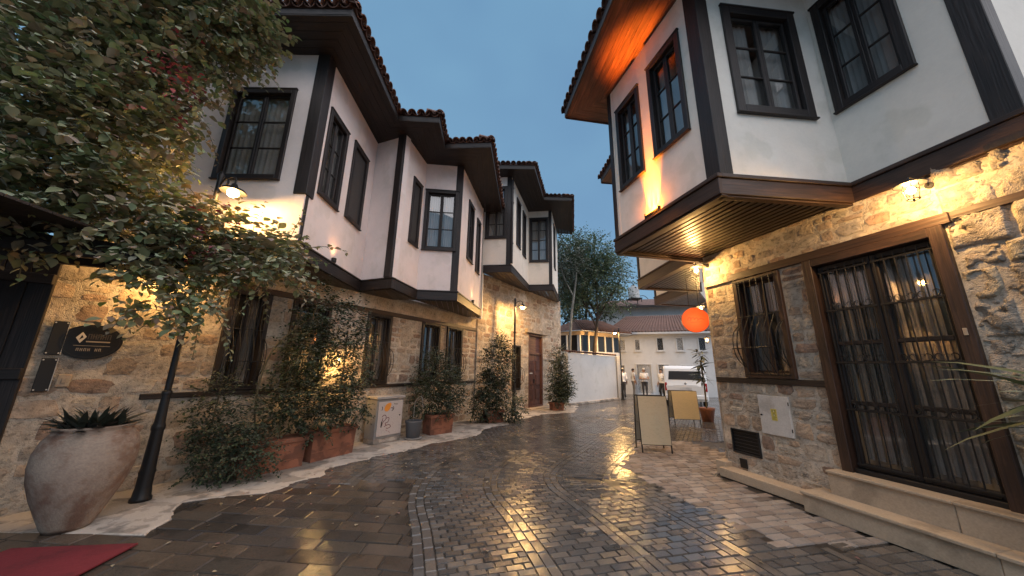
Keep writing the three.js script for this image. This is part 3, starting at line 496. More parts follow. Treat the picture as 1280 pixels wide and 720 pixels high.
// ---------------------------------------------------------------- next house along that side: two smaller bays one behind the other
{
  const h = thing('terrace_house', 'white house with two slatted bays seen past the bay house corner', 'house', [5, 0, -8.5]);
  plasterWall(h, line([6.9, -11.35], [3.74, -6.22]), 0, 3.74, [], M.mortar, .3, 'stone_wall');
  const bays = [[[3.56, -6.35], [3.41, -8.56], [5.15, -8.8], [3.75, -6.30]], [[4.92, -8.75], [4.77, -10.74], [6.8, -11.1], [5.1, -8.8]]];
  for (const [K, L, F, G] of bays) {
    const W = [line(L, K), line(F, L)], yb = 4.0, yt = 7.2;
    W.forEach((l, i) => { const w = i ? [] : [[.3, 1.0, 4.9, 6.6, {}], [1.2, 1.9, 4.9, 6.6, {}]].filter(q => q[1] < l.L); plasterWall(h, l, yb, yt, w.map(q => [q[0] + .03, q[1] - .03, q[2] + .03, q[3] - .03]), M.plaster); for (const [a, b, c, e, o] of w) windowUnit(h, l, a, b, c, e, o);
      beam(h, l, 'fascia_board', 0, l.L, yb - .26, yb - .03, -.1, .05, M.timberB); beam(h, l, 'fascia_moulding', 0, l.L, yb - .028, yb + .01, -.1, .07, M.timberB); });
    post(h, [L[0] + .03, L[1] + .03], yb + .012, yt, .1, W[0].th);
    const under = new THREE.Group(); under.name = 'bay_underside'; h.add(under);
    boards(h, under, 'soffit_slat', [K, L, F, G], 3.765, 3.79, W[0].ux, W[0].uz, .105, .034, M.soffit); mk('underside_deck', uvBox(slab([K, L, F, G], 3.81, 3.82)).translate(-h.position.x, 0, -h.position.z), M.timber, under);
    const e1 = [L[0] - .72, L[1] - .5], e2 = [K[0] - .72, K[1] + (K[1] > -7 ? -.55 : .3)], quads = [], tiles = [], sof = new THREE.Group(); sof.name = 'eave_underside'; h.add(sof);
    boards(h, sof, 'soffit_board', [e1, e2, K, L], yt, yt + .02, .07, 1, .135, .005, M.redwood); boards(h, sof, 'soffit_board', [e1, L, F, [F[0], F[1] - .5]], yt, yt + .02, 1, -.17, .135, .005, M.redwood);
    for (const [a, b, ox, oz] of [[e1, e2, -1, .07], [[F[0], F[1] - .5], e1, -.14, -.99]]) { eave(h, quads, tiles, a, b, yt, ox, oz, { rows: 1, deep: .9, c0: 1, c1: 1 }); const l = line(a, b); beam(h, l, 'eave_board', 0, l.L, yt - .02, yt + .15, 0, .028, M.timberB); }
    putRoof(h, quads, tiles);
  }
}
// ---------------------------------------------------------------- ground, street and paving
M.joint = mat('wet_joint', [0.035, 0.031, 0.028], { map: T.conc, roughness: 0.55, roughnessMap: T.wet, bumpMap: T.concB, bumpScale: 0.004 });
M.brickWet = mat('wet_setts', [1, 1, 1], { vertexColors: true, map: T.conc, roughness: 0.24, roughnessMap: T.wet, bumpMap: T.fine, bumpScale: 0.001 });
M.brickDamp = mat('damp_dark_setts', [1, 1, 1], { vertexColors: true, map: T.conc, roughness: 0.46, roughnessMap: T.wet, bumpMap: T.fine, bumpScale: 0.002 });
M.brickDry = mat('damp_setts', [1, 1, 1], { vertexColors: true, map: T.conc, roughness: 0.62, bumpMap: T.fine, bumpScale: 0.0022 });
function sheet(pts, y, th = 0) { const g = th ? slab(pts, y - th, y) : slab(pts, y - 0.004, y); const p = g.attributes.position, uv = new Float32Array(p.count * 2); for (let i = 0; i < p.count; i++) { uv[2 * i] = p.getX(i); uv[2 * i + 1] = p.getZ(i); } g.setAttribute('uv', new THREE.BufferAttribute(uv, 2)); return g; }
struct('ground', sheet([[-150, -150], [150, -150], [150, 60], [-150, 60]], -0.03), mat('earth', [0.10, 0.088, 0.075], { map: T.conc, roughness: 0.9 }));
const street = struct('street', sheet([[-6.5, -13.2], [9, -13.2], [9, 3], [-6.5, 3]], -0.012), M.joint);
M.farStreet = mat('wet_setts_small', [0.12, 0.109, 0.10], { map: T.conc, roughness: 0.28, roughnessMap: T.wet, bumpMap: T.concB, bumpScale: 0.012 });
mk('far_paving', sheet([[-2, -32], [26, -32], [26, -13.19], [-2, -13.19]], -0.003), M.farStreet, street).userData.kind = 'stuff';
// centre line of the bend
const cl = new THREE.CatmullRomCurve3([[0.85, 3], [0.75, 0], [0.5, -2.4], [0.36, -3.18], [0.06, -4.2], [-0.24, -5.1], [-0.26, -5.95], [0.05, -6.84], [0.6, -7.8], [1.27, -8.98], [2.5, -11.1], [4.2, -14], [6.3, -17.2]].map(p => new THREE.Vector3(p[0], 0, p[1])));
const CLN = 700, CLL = cl.getLength(), CLP = cl.getSpacedPoints(CLN);
function lane(u, w) { const t = clamp(w / CLL, 0, 0.999) * CLN, i = Math.floor(t), f = t - i, a = CLP[i], b = CLP[Math.min(CLN, i + 1)], i0 = Math.max(0, i - 8), i1 = Math.min(CLN, i + 9), tx = CLP[i1].x - CLP[i0].x, tz = CLP[i1].z - CLP[i0].z, l = Math.hypot(tx, tz); return [lerp(a.x, b.x, f) - tz / l * u, lerp(a.z, b.z, f) + tx / l * u]; }
const apronEdge = [[-3.62, -3.75], [-3.66, -4.1], [-3.95, -4.55], [-3.6, -4.72], [-3.2, -4.86], [-2.98, -5.5], [-2.86, -6.2], [-2.6, -6.8], [-2.15, -7.15], [-1.75, -7.9], [-1.0, -8.7], [-0.72, -9.3], [-0.62, -10.0], [-0.1, -10.7], [0.5, -11.9], [1.15, -13.0], [2.4, -13.75], [2.75, -14.6], [3.1, -16.2]];
const edgeX = z => { let i = 1; while (i < apronEdge.length - 1 && z < apronEdge[i][1]) i++; const a = apronEdge[i - 1], b = apronEdge[i]; return lerp(a[0], b[0], clamp((z - a[1]) / (b[1] - a[1]), 0, 1)); };
const kerb = line([3.36, -6.03], [4.2, -2.3]);                       // foot of the plinth and steps across the street
const pastKerb = (x, z) => (x - 3.36) * kerb.nx + (z + 6.03) * kerb.nz < 0.01 && z > -6.05;
const inPale = (x, z) => { if (z > -3.75 || z < -8.6 || pastKerb(x, z)) return false; const n = fbm((x + 10) * 0.05, (z + 20) * 0.05, 32, 3, 7); return x > lerp(2.62, 1.95, clamp((-z - 3.8) / 2.6, 0, 1)) + (z < -6.4 ? (-6.4 - z) * 0.55 : 0) + 0.35 * (n - 0.5); };
const bandPts = Array.from({ length: 160 }, (_, i) => lane(-1.1, i * 0.06)), bandX = z => { let b = bandPts[0]; for (const p of bandPts) if (Math.abs(p[1] - z) < Math.abs(b[1] - z)) b = p; return b[0]; };
const inSlab = (x, z) => z > -5.35 - 0.3 * (x + 2) && x < bandX(z) - 0.0 && x > (z > -3.75 ? -9 : edgeX(z));
const setts = [];
function sett(cs, tone, rough, chamfer, tiltK = 1) { // cs: 4 plan corners
  const mx = (cs[0][0] + cs[1][0] + cs[2][0] + cs[3][0]) / 4, mz = (cs[0][1] + cs[1][1] + cs[2][1] + cs[3][1]) / 4;
  const area = Math.abs((cs[2][0] - cs[0][0]) * (cs[3][1] - cs[1][1]) - (cs[3][0] - cs[1][0]) * (cs[2][1] - cs[0][1])) / 2;
  const tx = rr(-0.012, 0.012) * tiltK, tz = rr(-0.012, 0.012) * tiltK, y = rr(-0.003, 0.003);
  setts.push({ cs, mx, mz, area, tone, rough, chamfer, tx, tz, y, size: area / Math.pow(mx * mx + mz * mz + 2.7, 1.5) });
}
const tones = [[0.12, 0.108, 0.10], [0.10, 0.093, 0.088], [0.137, 0.12, 0.105], [0.12, 0.116, 0.112], [0.154, 0.132, 0.112], [0.087, 0.082, 0.079]];
const pales = [[0.34, 0.285, 0.245], [0.38, 0.325, 0.28], [0.28, 0.225, 0.19], [0.31, 0.275, 0.25], [0.23, 0.185, 0.155]];
const slabs = [[0.072, 0.06, 0.051], [0.10, 0.078, 0.061], [0.12, 0.092, 0.07], [0.085, 0.072, 0.06], [0.07, 0.06, 0.054], [0.09, 0.072, 0.059]];
const vary = c => { const k = rr(0.85, 1.18); return c.map(x => x * k); };
{ // bands of lengthwise setts with cross rows between them
  const bands = [-3.0, -2.0, -1.0, 0, 0.92, 1.84, 2.8, 3.9, 5.0], g = 0.0045;
  const put = (u0, u1, w0, w1) => {
    const cs = [lane(u0 + g, w0 + g), lane(u1 - g, w0 + g), lane(u1 - g, w1 - g), lane(u0 + g, w1 - g)], mx = (cs[0][0] + cs[2][0]) / 2, mz = (cs[0][1] + cs[2][1]) / 2;
    if (mz < -13.15 || mz > 2.8 || inPale(mx, mz) || inSlab(mx, mz) || pastKerb(mx, mz) || (mz < -3.75 && mx < edgeX(mz) - 0.04) || mx > -mz * 0.62 + 0.9 && mz < -6.5) return;
    const a = Math.abs((cs[2][0] - cs[0][0]) * (cs[3][1] - cs[1][1]) - (cs[3][0] - cs[1][0]) * (cs[2][1] - cs[0][1])) / 2, a0 = (u1 - u0) * (w1 - w0); if (a < a0 * 0.35 || a > a0 * 2.2) return;
    sett(cs, vary(pick(tones)), fbm((mx + 9) * .04, (mz + 30) * .04, 24, 3, 71) + rr(-.08, .08) > .60 ? 2 : 0, 0.006);
  };
  for (let b = 0; b < bands.length; b++) {
    const u = bands[b]; for (const k of [-0.1, 0]) for (let w = rr(0, .1); w < CLL - 0.3;) { const l = rr(0.18, 0.24); put(u + k, u + k + 0.1, w, w + l); w += l; }
    if (b + 1 < bands.length) { const lo = u + 0.1, hi = bands[b + 1] - 0.1, n = Math.round((hi - lo) / 0.17), d = (hi - lo) / n; let r = 0; for (let w = 0; w < CLL - 0.3; w += 0.092, r++) { if (r % 2) { put(lo, lo + d / 2, w, w + 0.092); put(hi - d / 2, hi, w, w + 0.092); } for (let i = 0; i < n - (r % 2); i++) put(lo + d * (i + (r % 2) / 2), lo + d * (i + 1 + (r % 2) / 2), w, w + 0.092); } }
  }
}
{ // pale setts beside the plinth, square to the wall
  const g = 0.006, ux = kerb.ux, uz = kerb.uz, nx = kerb.nx, nz = kerb.nz; let row = 0;
  for (let s = -4; s < 4; s += 0.125, row++) for (let t = -1.5 + (row % 2) * 0.1; t < 3; ) {
    const l = rr(0.19, 0.26), P = (a, b) => [3.36 + ux * a + nx * b, -6.03 + uz * a + nz * b], cs = [P(s + g, t + g), P(s + 0.125 - g, t + g), P(s + 0.125 - g, t + l - g), P(s + g, t + l - g)], mx = (cs[0][0] + cs[2][0]) / 2, mz = (cs[0][1] + cs[2][1]) / 2;
    if (inPale(mx, mz)) sett(cs, vary(pick(pales)), 1, 0.009, 1.6); t += l;
  }
}
{ // larger worn slabs on the inner side of the bend
  const g = 0.005; let r = 0;
  for (let z = 2.5; z > -6; ) { const d = rr(0.17, 0.24); for (let x = -7 + rr(0, .3); x < -0.6; ) { const l = rr(0.3, 0.5), sk = 0.10, P = (a, b) => [a, b + sk * (a + 2.5)]; const cs = [P(x + g, z - g), P(x + l - g, z - g), P(x + l - g, z - d + g), P(x + g, z - d + g)], mx = x + l / 2, mz = z - d / 2 + sk * (mx + 2.5); const bX = bandX(mz); for (const q of cs) q[0] = Math.min(q[0], bX - g); if (inSlab(Math.min(mx, bX - .01), mz) && cs[1][0] - cs[0][0] > .04 && mx > -6.4) sett(cs, vary(pick(slabs)), 0, 0.006, 0.7); x += l; } z -= d; }
}
function settGeo(list) {
  const n = list.length * 30, pos = new Float32Array(n * 3), col = new Float32Array(n * 3), uv = new Float32Array(n * 2), nor = new Float32Array(n * 3); let k = 0;
  for (const s of list) {
    const c = s.chamfer, top = s.cs.map(p => { const dx = s.mx - p[0], dz = s.mz - p[1], l = Math.hypot(dx, dz), X = p[0] + dx / l * c * 1.4, Z = p[1] + dz / l * c * 1.4; return [X, s.y + (X - s.mx) * s.tx + (Z - s.mz) * s.tz, Z]; }), low = s.cs.map(p => [p[0], -0.014, p[1]]);
    const tri = (a, b, e) => { const u = [b[0] - a[0], b[1] - a[1], b[2] - a[2]], v = [e[0] - a[0], e[1] - a[1], e[2] - a[2]]; let N = [u[1] * v[2] - u[2] * v[1], u[2] * v[0] - u[0] * v[2], u[0] * v[1] - u[1] * v[0]]; const l = Math.hypot(...N) || 1; let q = [a, b, e]; if (N[1] < 0) { q = [a, e, b]; N = N.map(x => -x); } for (const p of q) { pos.set(p, k * 3); nor.set(N.map(x => x / l), k * 3); col.set(s.tone, k * 3); uv[k * 2] = p[0] + s.tone[0] * 90; uv[k * 2 + 1] = p[2] + s.tone[1] * 70; k++; } };
    tri(top[0], top[1], top[2]); tri(top[0], top[2], top[3]);
    for (let i = 0; i < 4; i++) { const j = (i + 1) % 4; tri(low[i], low[j], top[j]); tri(low[i], top[j], top[i]); }
  }
  const g = new THREE.BufferGeometry(); g.setAttribute('position', new THREE.BufferAttribute(pos, 3)); g.setAttribute('normal', new THREE.BufferAttribute(nor, 3)); g.setAttribute('uv', new THREE.BufferAttribute(uv, 2)); g.setAttribute('color', new THREE.BufferAttribute(col, 3)); return g;
}
{ // the 300 that show largest are meshes of their own, the rest one mass
  const v = new THREE.Vector3(); for (const s of setts) { v.set(s.mx, 0, s.mz).project(camera); s.seen = Math.abs(v.x) < 1.02 && Math.abs(v.y) < 1.04 && v.z < 1 && s.mz < -0.5; }
  const seen = setts.filter(s => s.seen).sort((a, b) => b.size - a.size), big = new Set(seen.slice(0, 300)); 
  for (const s of big) mk('paving_sett', settGeo([s]), [M.brickWet, M.brickDry, M.brickDamp][s.rough], street);
  for (const q of [0, 1, 2]) { const o = mk(['wet_setts', 'pale_setts', 'damp_setts'][q], settGeo(setts.filter(s => !big.has(s) && s.rough === q)), [M.brickWet, M.brickDry, M.brickDamp][q], street); o.userData.kind = 'stuff'; }
  console.log('setts', setts.length, 'seen', seen.length);
}
// dry pale apron under the planters
{
  const E = []; for (let i = 0; i + 1 < apronEdge.length; i++) for (let k = 0; k < 12; k++) { const t = k / 12, z = lerp(apronEdge[i][1], apronEdge[i + 1][1], t); E.push([lerp(apronEdge[i][0], apronEdge[i + 1][0], t) + 0.34 * (fbm((z + 40) * 0.05, 0.3, 64, 4, 19) - 0.5), z]); }
  const shape = [[-6.2, -3.75], ...E, [2.2, -16.9], [-1.5, -11.9], [-6.0, -4.0]];
  const s = new THREE.Shape(shape.map(p => new THREE.Vector2(p[0], -p[1]))), g = new THREE.ExtrudeGeometry(s, { depth: 0.01, bevelEnabled: true, bevelSize: 0.02, bevelThickness: 0.006, bevelSegments: 1 }).rotateX(-Math.PI / 2).translate(0, -0.010, 0);
  struct('pavement_apron', g, M.concrete);
}
// ---------------------------------------------------------------- plants
function leafShape(wd, fold, curl) { // unit-length leaf along +y, folded on its rib
  const P = [[0, 0, 0], [wd * .42, .28, fold], [-wd * .42, .28, fold], [wd * .5, .5, fold * 1.1 - curl * .25], [-wd * .5, .5, fold * 1.1 - curl * .25], [wd * .28, .78, fold * .6 - curl * .6], [-wd * .28, .78, fold * .6 - curl * .6], [0, 1, -curl], [0, .3, 0], [0, .55, -curl * .25], [0, .8, -curl * .6]];
  const id = [0, 1, 8, 0, 8, 2, 8, 1, 3, 8, 3, 9, 8, 9, 4, 8, 4, 2, 9, 3, 5, 9, 5, 10, 9, 10, 6, 9, 6, 4, 10, 5, 7, 10, 7, 6];
  const g = new THREE.BufferGeometry(); g.setAttribute('position', new THREE.BufferAttribute(new Float32Array(P.flat()), 3)); g.setAttribute('uv', new THREE.BufferAttribute(new Float32Array(P.flatMap(p => [p[0], p[1]])), 2)); g.setIndex(id); g.computeVertexNormals(); return g;
}
const LEAF = { ovate: leafShape(.72, .09, .14), small: leafShape(.6, .06, .1), lance: leafShape(.2, .04, .3), strap: leafShape(.11, .02, .34) };
const Q = new THREE.Quaternion(), Q2 = new THREE.Quaternion(), UPV = new THREE.Vector3(0, 1, 0), VV = new THREE.Vector3();
// orientation of a leaf whose tip points along d, face turned up
function leafQuat(d, roll) { Q.setFromUnitVectors(UPV, VV.set(d[0], d[1], d[2]).normalize()); const z = new THREE.Vector3(0, 0, 1).applyQuaternion(Q), ax = new THREE.Vector3(d[0], d[1], d[2]).normalize(); const up = new THREE.Vector3(0, 1, 0).addScaledVector(ax, -ax.y).normalize(); let a = Math.atan2(new THREE.Vector3().crossVectors(z, up).dot(ax), z.dot(up)); Q2.setFromAxisAngle(ax, a + roll); return Q2.clone().multiply(Q); }
function instLeaves(parent, name, list, geo, m = M.leafI) {
  const o = new THREE.InstancedMesh(geo, m, list.length), mx = new THREE.Matrix4(), c = new THREE.Color();
  list.forEach((l, i) => { mx.compose(new THREE.Vector3(...l.p), l.q, new THREE.Vector3(l.s, l.s, l.s)); o.setMatrixAt(i, mx); o.setColorAt(i, c.setRGB(...l.c)); });
  o.name = name; o.castShadow = o.receiveShadow = true; o.userData.kind = 'stuff'; parent.add(o); return o;
}
const mixc = (a, b, t) => a.map((x, i) => lerp(x, b[i], t));
const inBlobs = blobs => { const b = pickW(blobs); let x, y, z; do { x = rr(-1, 1); y = rr(-1, 1); z = rr(-1, 1); } while (x * x + y * y + z * z > 1); return [b, [b[0] + x * b[3], b[1] + y * b[4], b[2] + z * b[5]], [x, y, z]]; };
const pickW = bl => { const w = bl.map(b => b[3] * b[4] + b[4] * b[5] + b[3] * b[5]); let t = R() * w.reduce((a, b) => a + b); for (let i = 0; i < bl.length; i++) { t -= w[i]; if (t <= 0) return bl[i]; } return bl[0]; };
// twigs that leave the blobs and carry leaves; returns leaves (world) and twig lines
function twigs(blobs, n, { len = [.25, .5], step = .035, size = [.05, .08], droop = .8, colors, out = .6 }) {
  const leaves = [], lines = [];
  for (let i = 0; i < n; i++) {
    const [b, p, u] = inBlobs(blobs), L = rr(...len); let d = [u[0] * out + rr(-.6, .6), u[1] * out + rr(-.3, .5), u[2] * out + rr(-.6, .6)]; const l0 = Math.hypot(...d) || 1; d = d.map(x => x / l0); const pos = [...p], pts = [[...p]], base = pick(colors);
    for (let t = 0, k = 0; t < L; t += step, k++) {
      d[1] -= droop * step; const l = Math.hypot(...d); d = d.map(x => x / l); for (let q = 0; q < 3; q++) pos[q] += d[q] * step; if (k % 3 === 0) pts.push([...pos]);
      const a = k * 2.4 + rr(-.5, .5), side = [Math.cos(a), rr(-.5, .35), Math.sin(a)], ld = [side[0] + d[0] * .6, side[1] + d[1] * .6 - .15, side[2] + d[2] * .6];
      leaves.push({ p: [pos[0], pos[1], pos[2]], q: leafQuat(ld, rr(-.6, .6)), s: rr(...size) * (t > L * .8 ? .7 : 1), c: mixc(base, pick(colors), rr(0, .6)).map(x => x * rr(.8, 1.2)), t: t / L });
    }
    lines.push(pts);
  }
  return { leaves, lines };
}
function twigGeo(lines, r) { return merge(lines.filter(l => l.length > 2).map(l => { const n = Math.min(l.length - 1, 5); return tube(l, r, n, 3); })); }
const shift = (t, o) => { for (const l of t.leaves) l.p = rel(o, ...l.p); for (const k of t.lines) for (const q of k) { const w = rel(o, ...q); q[0] = w[0]; q[1] = w[1]; q[2] = w[2]; } return t; };
const GREEN = { boug: [[.19, .225, .10], [.25, .27, .135], [.12, .155, .068], [.30, .29, .165], [.32, .25, .14]], dark: [[.024, .046, .015], [.034, .06, .02], [.02, .037, .013], [.042, .068, .023]], ivy: [[.022, .044, .015], [.032, .056, .02], [.038, .062, .021]], mid: [[.11, .165, .08], [.14, .195, .095], [.09, .135, .065], [.16, .2, .105]], tree: [[.035, .06, .028], [.05, .08, .035], [.028, .048, .024], [.065, .09, .04]] };
function shrub(name, label, base, blobs, n, o, stems = [], group) {
  const t = thing(name, label, 'plant', base, 0, group), w = shift(twigs(blobs, n, o), t);
  instLeaves(t, 'foliage', w.leaves, o.geo || LEAF.small); mk('twig', twigGeo(w.lines.slice(0, Math.min(w.lines.length, 160)), .004), M.stem, t).userData.kind = 'stuff';
  for (const s of stems) mk('stem', tube(s.map(p => rel(t, ...p)), s.r || .014, 16, 5), M.stem, t);
  return t;
}
// ---- the bougainvillea over the gateway
{
  const t = thing('bougainvillea', 'huge bougainvillea with pale green leaves and red bracts over the gateway', 'climbing plant', [-5.5, 0, -3.3]);
  const blobs = [[-5.7, 5.6, -3.3, 1.2, 1.0, .8], [-4.8, 5.3, -3.35, .62, .9, .65], [-5.3, 4.2, -3.0, .95, .8, .65], [-4.65, 4.1, -3.3, .5, .65, .5], [-4.25, 6.0, -3.6, .35, .4, .4], [-3.9, 6.4, -3.8, .3, .3, .4], [-4.4, 3.3, -3.5, .48, .5, .45], [-3.95, 3.0, -3.85, .38, .36, .36], [-3.3, 2.95, -4.15, .42, .26, .3], [-3.95, 3.35, -4.1, .35, .26, .25], [-3.5, 3.15, -4.4, .35, .2, .2], [-4.0, 2.55, -3.75, .32, .38, .3], [-5.1, 3.3, -3.0, .6, .5, .45], [-4.9, 6.6, -3.6, 1.2, .6, .8]];
  const w = shift(twigs(blobs, 4200, { len: [.2, .5], step: .05, size: [.05, .14], droop: 1.3, colors: GREEN.boug, out: .6 }), t);
  // long sprays that hang free towards the street
  const sp = shift(twigs([[-4.0, 6.0, -3.7, .25, .4, .3], [-4.15, 4.8, -3.7, .2, .5, .3], [-3.1, 2.9, -4.1, .25, .2, .25], [-3.7, 2.5, -3.9, .2, .2, .2]], 46, { len: [.4, .8], step: .042, size: [.055, .09], droop: 1.7, colors: GREEN.boug, out: 1 }), t);
  const eye = [5.5, 1.65, 3.3], all = [...w.leaves, ...sp.leaves], v = new THREE.Vector3(); 
  for (const l of all) { const d = Math.hypot(l.p[0] - eye[0], l.p[1] - eye[1], l.p[2] - eye[2]); v.set(l.p[0] - 5.5, l.p[1], l.p[2] - 3.3).project(camera); l.k = Math.abs(v.x) < 1 && Math.abs(v.y) < 1 ? l.s / d : 0; }
  all.sort((a, b) => b.k - a.k); const lm = GREEN.boug.map((c, i) => leafMat('leaf_' + 'abcde'[i], c, .25)), big = all.slice(0, 300);
  for (const l of big) { const o = mk('leaf', LEAF.ovate, pick(lm), t, l.p); o.quaternion.copy(l.q); o.scale.setScalar(l.s); }
  instLeaves(t, 'foliage', all.slice(300), LEAF.ovate);
  mk('twig', twigGeo([...w.lines.slice(0, 900), ...sp.lines], .0045), M.stem, t).userData.kind = 'stuff';
  const red = shift(twigs([[-4.0, 5.3, -3.25, .16, .55, .2], [-3.98, 4.6, -3.2, .12, .4, .2], [-5.5, 5.3, -2.4, .2, .2, .1], [-4.9, 4.4, -2.4, .12, .12, .1], [-3.7, 3.2, -3.7, .3, .3, .2]], 46, { len: [.08, .2], step: .03, size: [.045, .07], droop: .5, colors: [[.30, .035, .045], [.38, .06, .06], [.24, .03, .05]], out: 1 }), t);
  instLeaves(t, 'red_bracts', red.leaves, LEAF.ovate);
  mk('trunk', tube([[-.55, 0, -.05], [-.5, 1, .05], [-.62, 2, -.02], [-.4, 2.9, .05], [0, 3.8, 0]], .055, 24, 7), M.bark, t); for (const p of [[.9, 4.2, -.05], [.2, 5, .1], [1.5, 5, -.3], [-.6, 5.2, 0]]) mk('limb', tube([[-.4, 2.9, .05], [lerp(-.4, p[0], .5), lerp(2.9, p[1], .6), p[2]], p], .028, 14, 6), M.bark, t);
}
const DK = { len: [.12, .3], step: .03, size: [.035, .06], droop: .5, colors: GREEN.dark };
shrub('ivy_bush', 'dense trailing ivy spilling down over the front of a terracotta trough beside the lamp post', [-4.1, 0, -5.2], [[-4.34, .95, -5.12, .2, .55, .18], [-4.1, .42, -5.12, .35, .38, .22], [-3.8, .34, -5.28, .3, .3, .2], [-3.98, .75, -5.35, .2, .3, .2]], 800, { ...DK, colors: GREEN.ivy, droop: 1.6 }, [[[-4.35, .0, -5.15], [-4.36, .6, -5.18], [-4.32, 1.3, -5.16]]]);
shrub('climbing_shrub', 'tall leafy climber reaching from the terracotta troughs up to the jetty', [-3.6, .3, -6.1], [[-3.8, 1.1, -5.85, .3, .45, .28], [-3.62, 1.9, -5.95, .32, .5, .28], [-3.5, 2.65, -5.95, .3, .35, .25], [-3.4, 1.25, -6.4, .42, .5, .3], [-3.15, 1.0, -6.85, .28, .4, .26], [-3.15, 2.3, -6.4, .3, .5, .22], [-3.05, 1.75, -6.7, .25, .4, .22], [-3.5, .75, -6.15, .4, .25, .22]], 1300, { ...DK, len: [.15, .4], size: [.045, .075] }, [[[-3.75, .3, -5.8], [-3.8, 1.1, -5.85], [-3.7, 1.9, -5.9], [-3.55, 2.7, -5.95]], [[-3.95, .3, -5.6], [-4.05, 1.2, -5.55], [-3.95, 1.9, -5.6], [-3.6, 2.4, -5.8]], [[-3.3, .4, -6.5], [-3.2, 1.2, -6.5], [-3.15, 2.3, -6.4]]]);
shrub('bushy_shrub', 'round bushy shrub growing from the trough between utility cabinet and stone house', [-1.8, .3, -9.0], [[-2.0, 1.45, -8.95, .42, .55, .35], [-1.65, 1.1, -9.2, .36, .5, .32], [-2.25, .9, -8.75, .28, .4, .28], [-1.75, .7, -9.0, .3, .25, .25]], 950, { ...DK, len: [.15, .32], size: [.045, .07] }, [[[-1.75, .35, -9.0], [-1.8, .9, -9], [-1.95, 1.6, -8.95]]]);
shrub('conical_shrub', 'tall dark shrub in planter in front of the street lamp at the stone house', [-.45, .2, -10.95], [[-.45, 1.75, -11.0, .45, .75, .4], [-.6, 1.0, -10.95, .45, .5, .4], [-.8, .5, -10.85, .4, .4, .35], [.02, .42, -11.1, .42, .36, .34], [-.3, 2.35, -11.05, .2, .35, .2]], 1500, { ...DK, len: [.15, .35], size: [.05, .075] }, [[[-.45, .3, -10.95], [-.42, 1.1, -11], [-.4, 2.2, -11]]]);
shrub('columnar_shrub', 'dark columnar shrub in a pot between brown door and white garden wall', [2.0, .2, -14.35], [[2.05, 1.3, -14.4, .42, .75, .36], [2.0, .65, -14.35, .45, .4, .36], [2.05, 2.1, -14.4, .26, .45, .25], [2.25, 1.0, -14.3, .35, .5, .3]], 1100, { ...DK, len: [.15, .35], size: [.05, .08] }, [[[2.0, .2, -14.35], [2.03, 1.1, -14.4], [2.05, 2.2, -14.4]]]);

{ // fallen leaves on the paving
  const list = []; for (let i = 0; i < 150; i++) { const z = -rr(2.4, 10.5), x = R() < .6 ? lerp(-3.6, -1, R()) + Math.max(0, -5 - z) * .45 : rr(-2, 3.2); if (pastKerb(x, z) || x < (z < -3.75 ? edgeX(z) - .5 : -9)) continue; list.push({ p: [x, .012, z], q: leafQuat([rr(-1, 1), rr(-.08, .12), rr(-1, 1)], rr(-.3, .3)), s: rr(.03, .06), c: pick([[.3, .2, .1], [.22, .16, .07], [.38, .3, .18], [.2, .08, .06]]) }); }
  const m = instLeaves(scene, 'fallen_leaves', list, LEAF.ovate); tag(m, 'scattered dry fallen leaves lying on the wet setts', 'leaves');
}
// ---------------------------------------------------------------- lamps
function canvas(w, h, draw, rough = .6) { const c = document.createElement('canvas'); c.width = w; c.height = h; draw(c.getContext('2d')); const t = new THREE.CanvasTexture(c); t.colorSpace = THREE.SRGBColorSpace; t.anisotropy = 4; return t; }
function streetLamp(label, x, z, H, cd, armDir, drop, group) {
  const t = thing('street_lamp', label, 'street lamp', [x, 0, z], 0, group);
  mk('base', lathe([[0, 0], [.145, 0], [.145, .04], [.125, .06], [.118, .12], [.108, .16], [.105, .3], [.115, .33], [.1, .36], [.085, .8], [.098, .83], [.098, .86], [.078, .9], [.062, 1.22], [.074, 1.25], [.074, 1.28], [.05, 1.3], [0, 1.3]].map(([r, y]) => [r * .7, y]), 16), M.iron, t);
  mk('pole', lathe([[.036, 1.28], [.034, H * .7], [.055, H * .7 + .03], [.042, H * .7 + .06], [.034, H], [.05, H + .03], [.02, H + .1], [0, H + .12]], 14), M.iron, t);
  const [ax, az] = armDir; mk('arm', tube([[0, H - .18, 0], [ax * .3, H - .04, az * .3], [ax * .8, H - .01, az * .8], [ax, H - .06, az], [ax, H - drop * .5, az]], .014, 20, 6), M.iron, t);
  for (const s of [-1, 1]) mk('arm_scroll', tube([[0, H - .3, .01 * s], [ax * .3, H - .22, az * .3 + .01 * s], [ax * .55, H - .1, az * .55 + .01 * s], [ax * .5, H - .03, az * .5 + .01 * s]], .007, 14, 5), M.iron, t);
  const hd = new THREE.Group(); hd.name = 'lamp_head'; hd.position.set(ax, H - drop, az); t.add(hd);
  mk('lamp_shade', lathe([[0, .14], [.03, .13], [.05, .08], [.15, .03], [.17, .0], [.16, -.005], [.05, .06], [0, .06]], 20), M.iron, hd);
  mk('lamp_bulb', new THREE.SphereGeometry(.075, 16, 12).translate(0, -.02, 0).scale(1, .9, 1), glow('lamp_bulb', warm, 40), hd);
  hd.add(lampLight(warm, cd, [0, -.02, 0], 3)); return t;
}
streetLamp('black street lamp whose lit head glows among the bougainvillea', -4.5, -4.55, 4.42, 2.5, [.3, .06], .27);
streetLamp('black street lamp before the stone house with brown door', .13, -12.4, 4.15, 9, [.29, .0], .24);
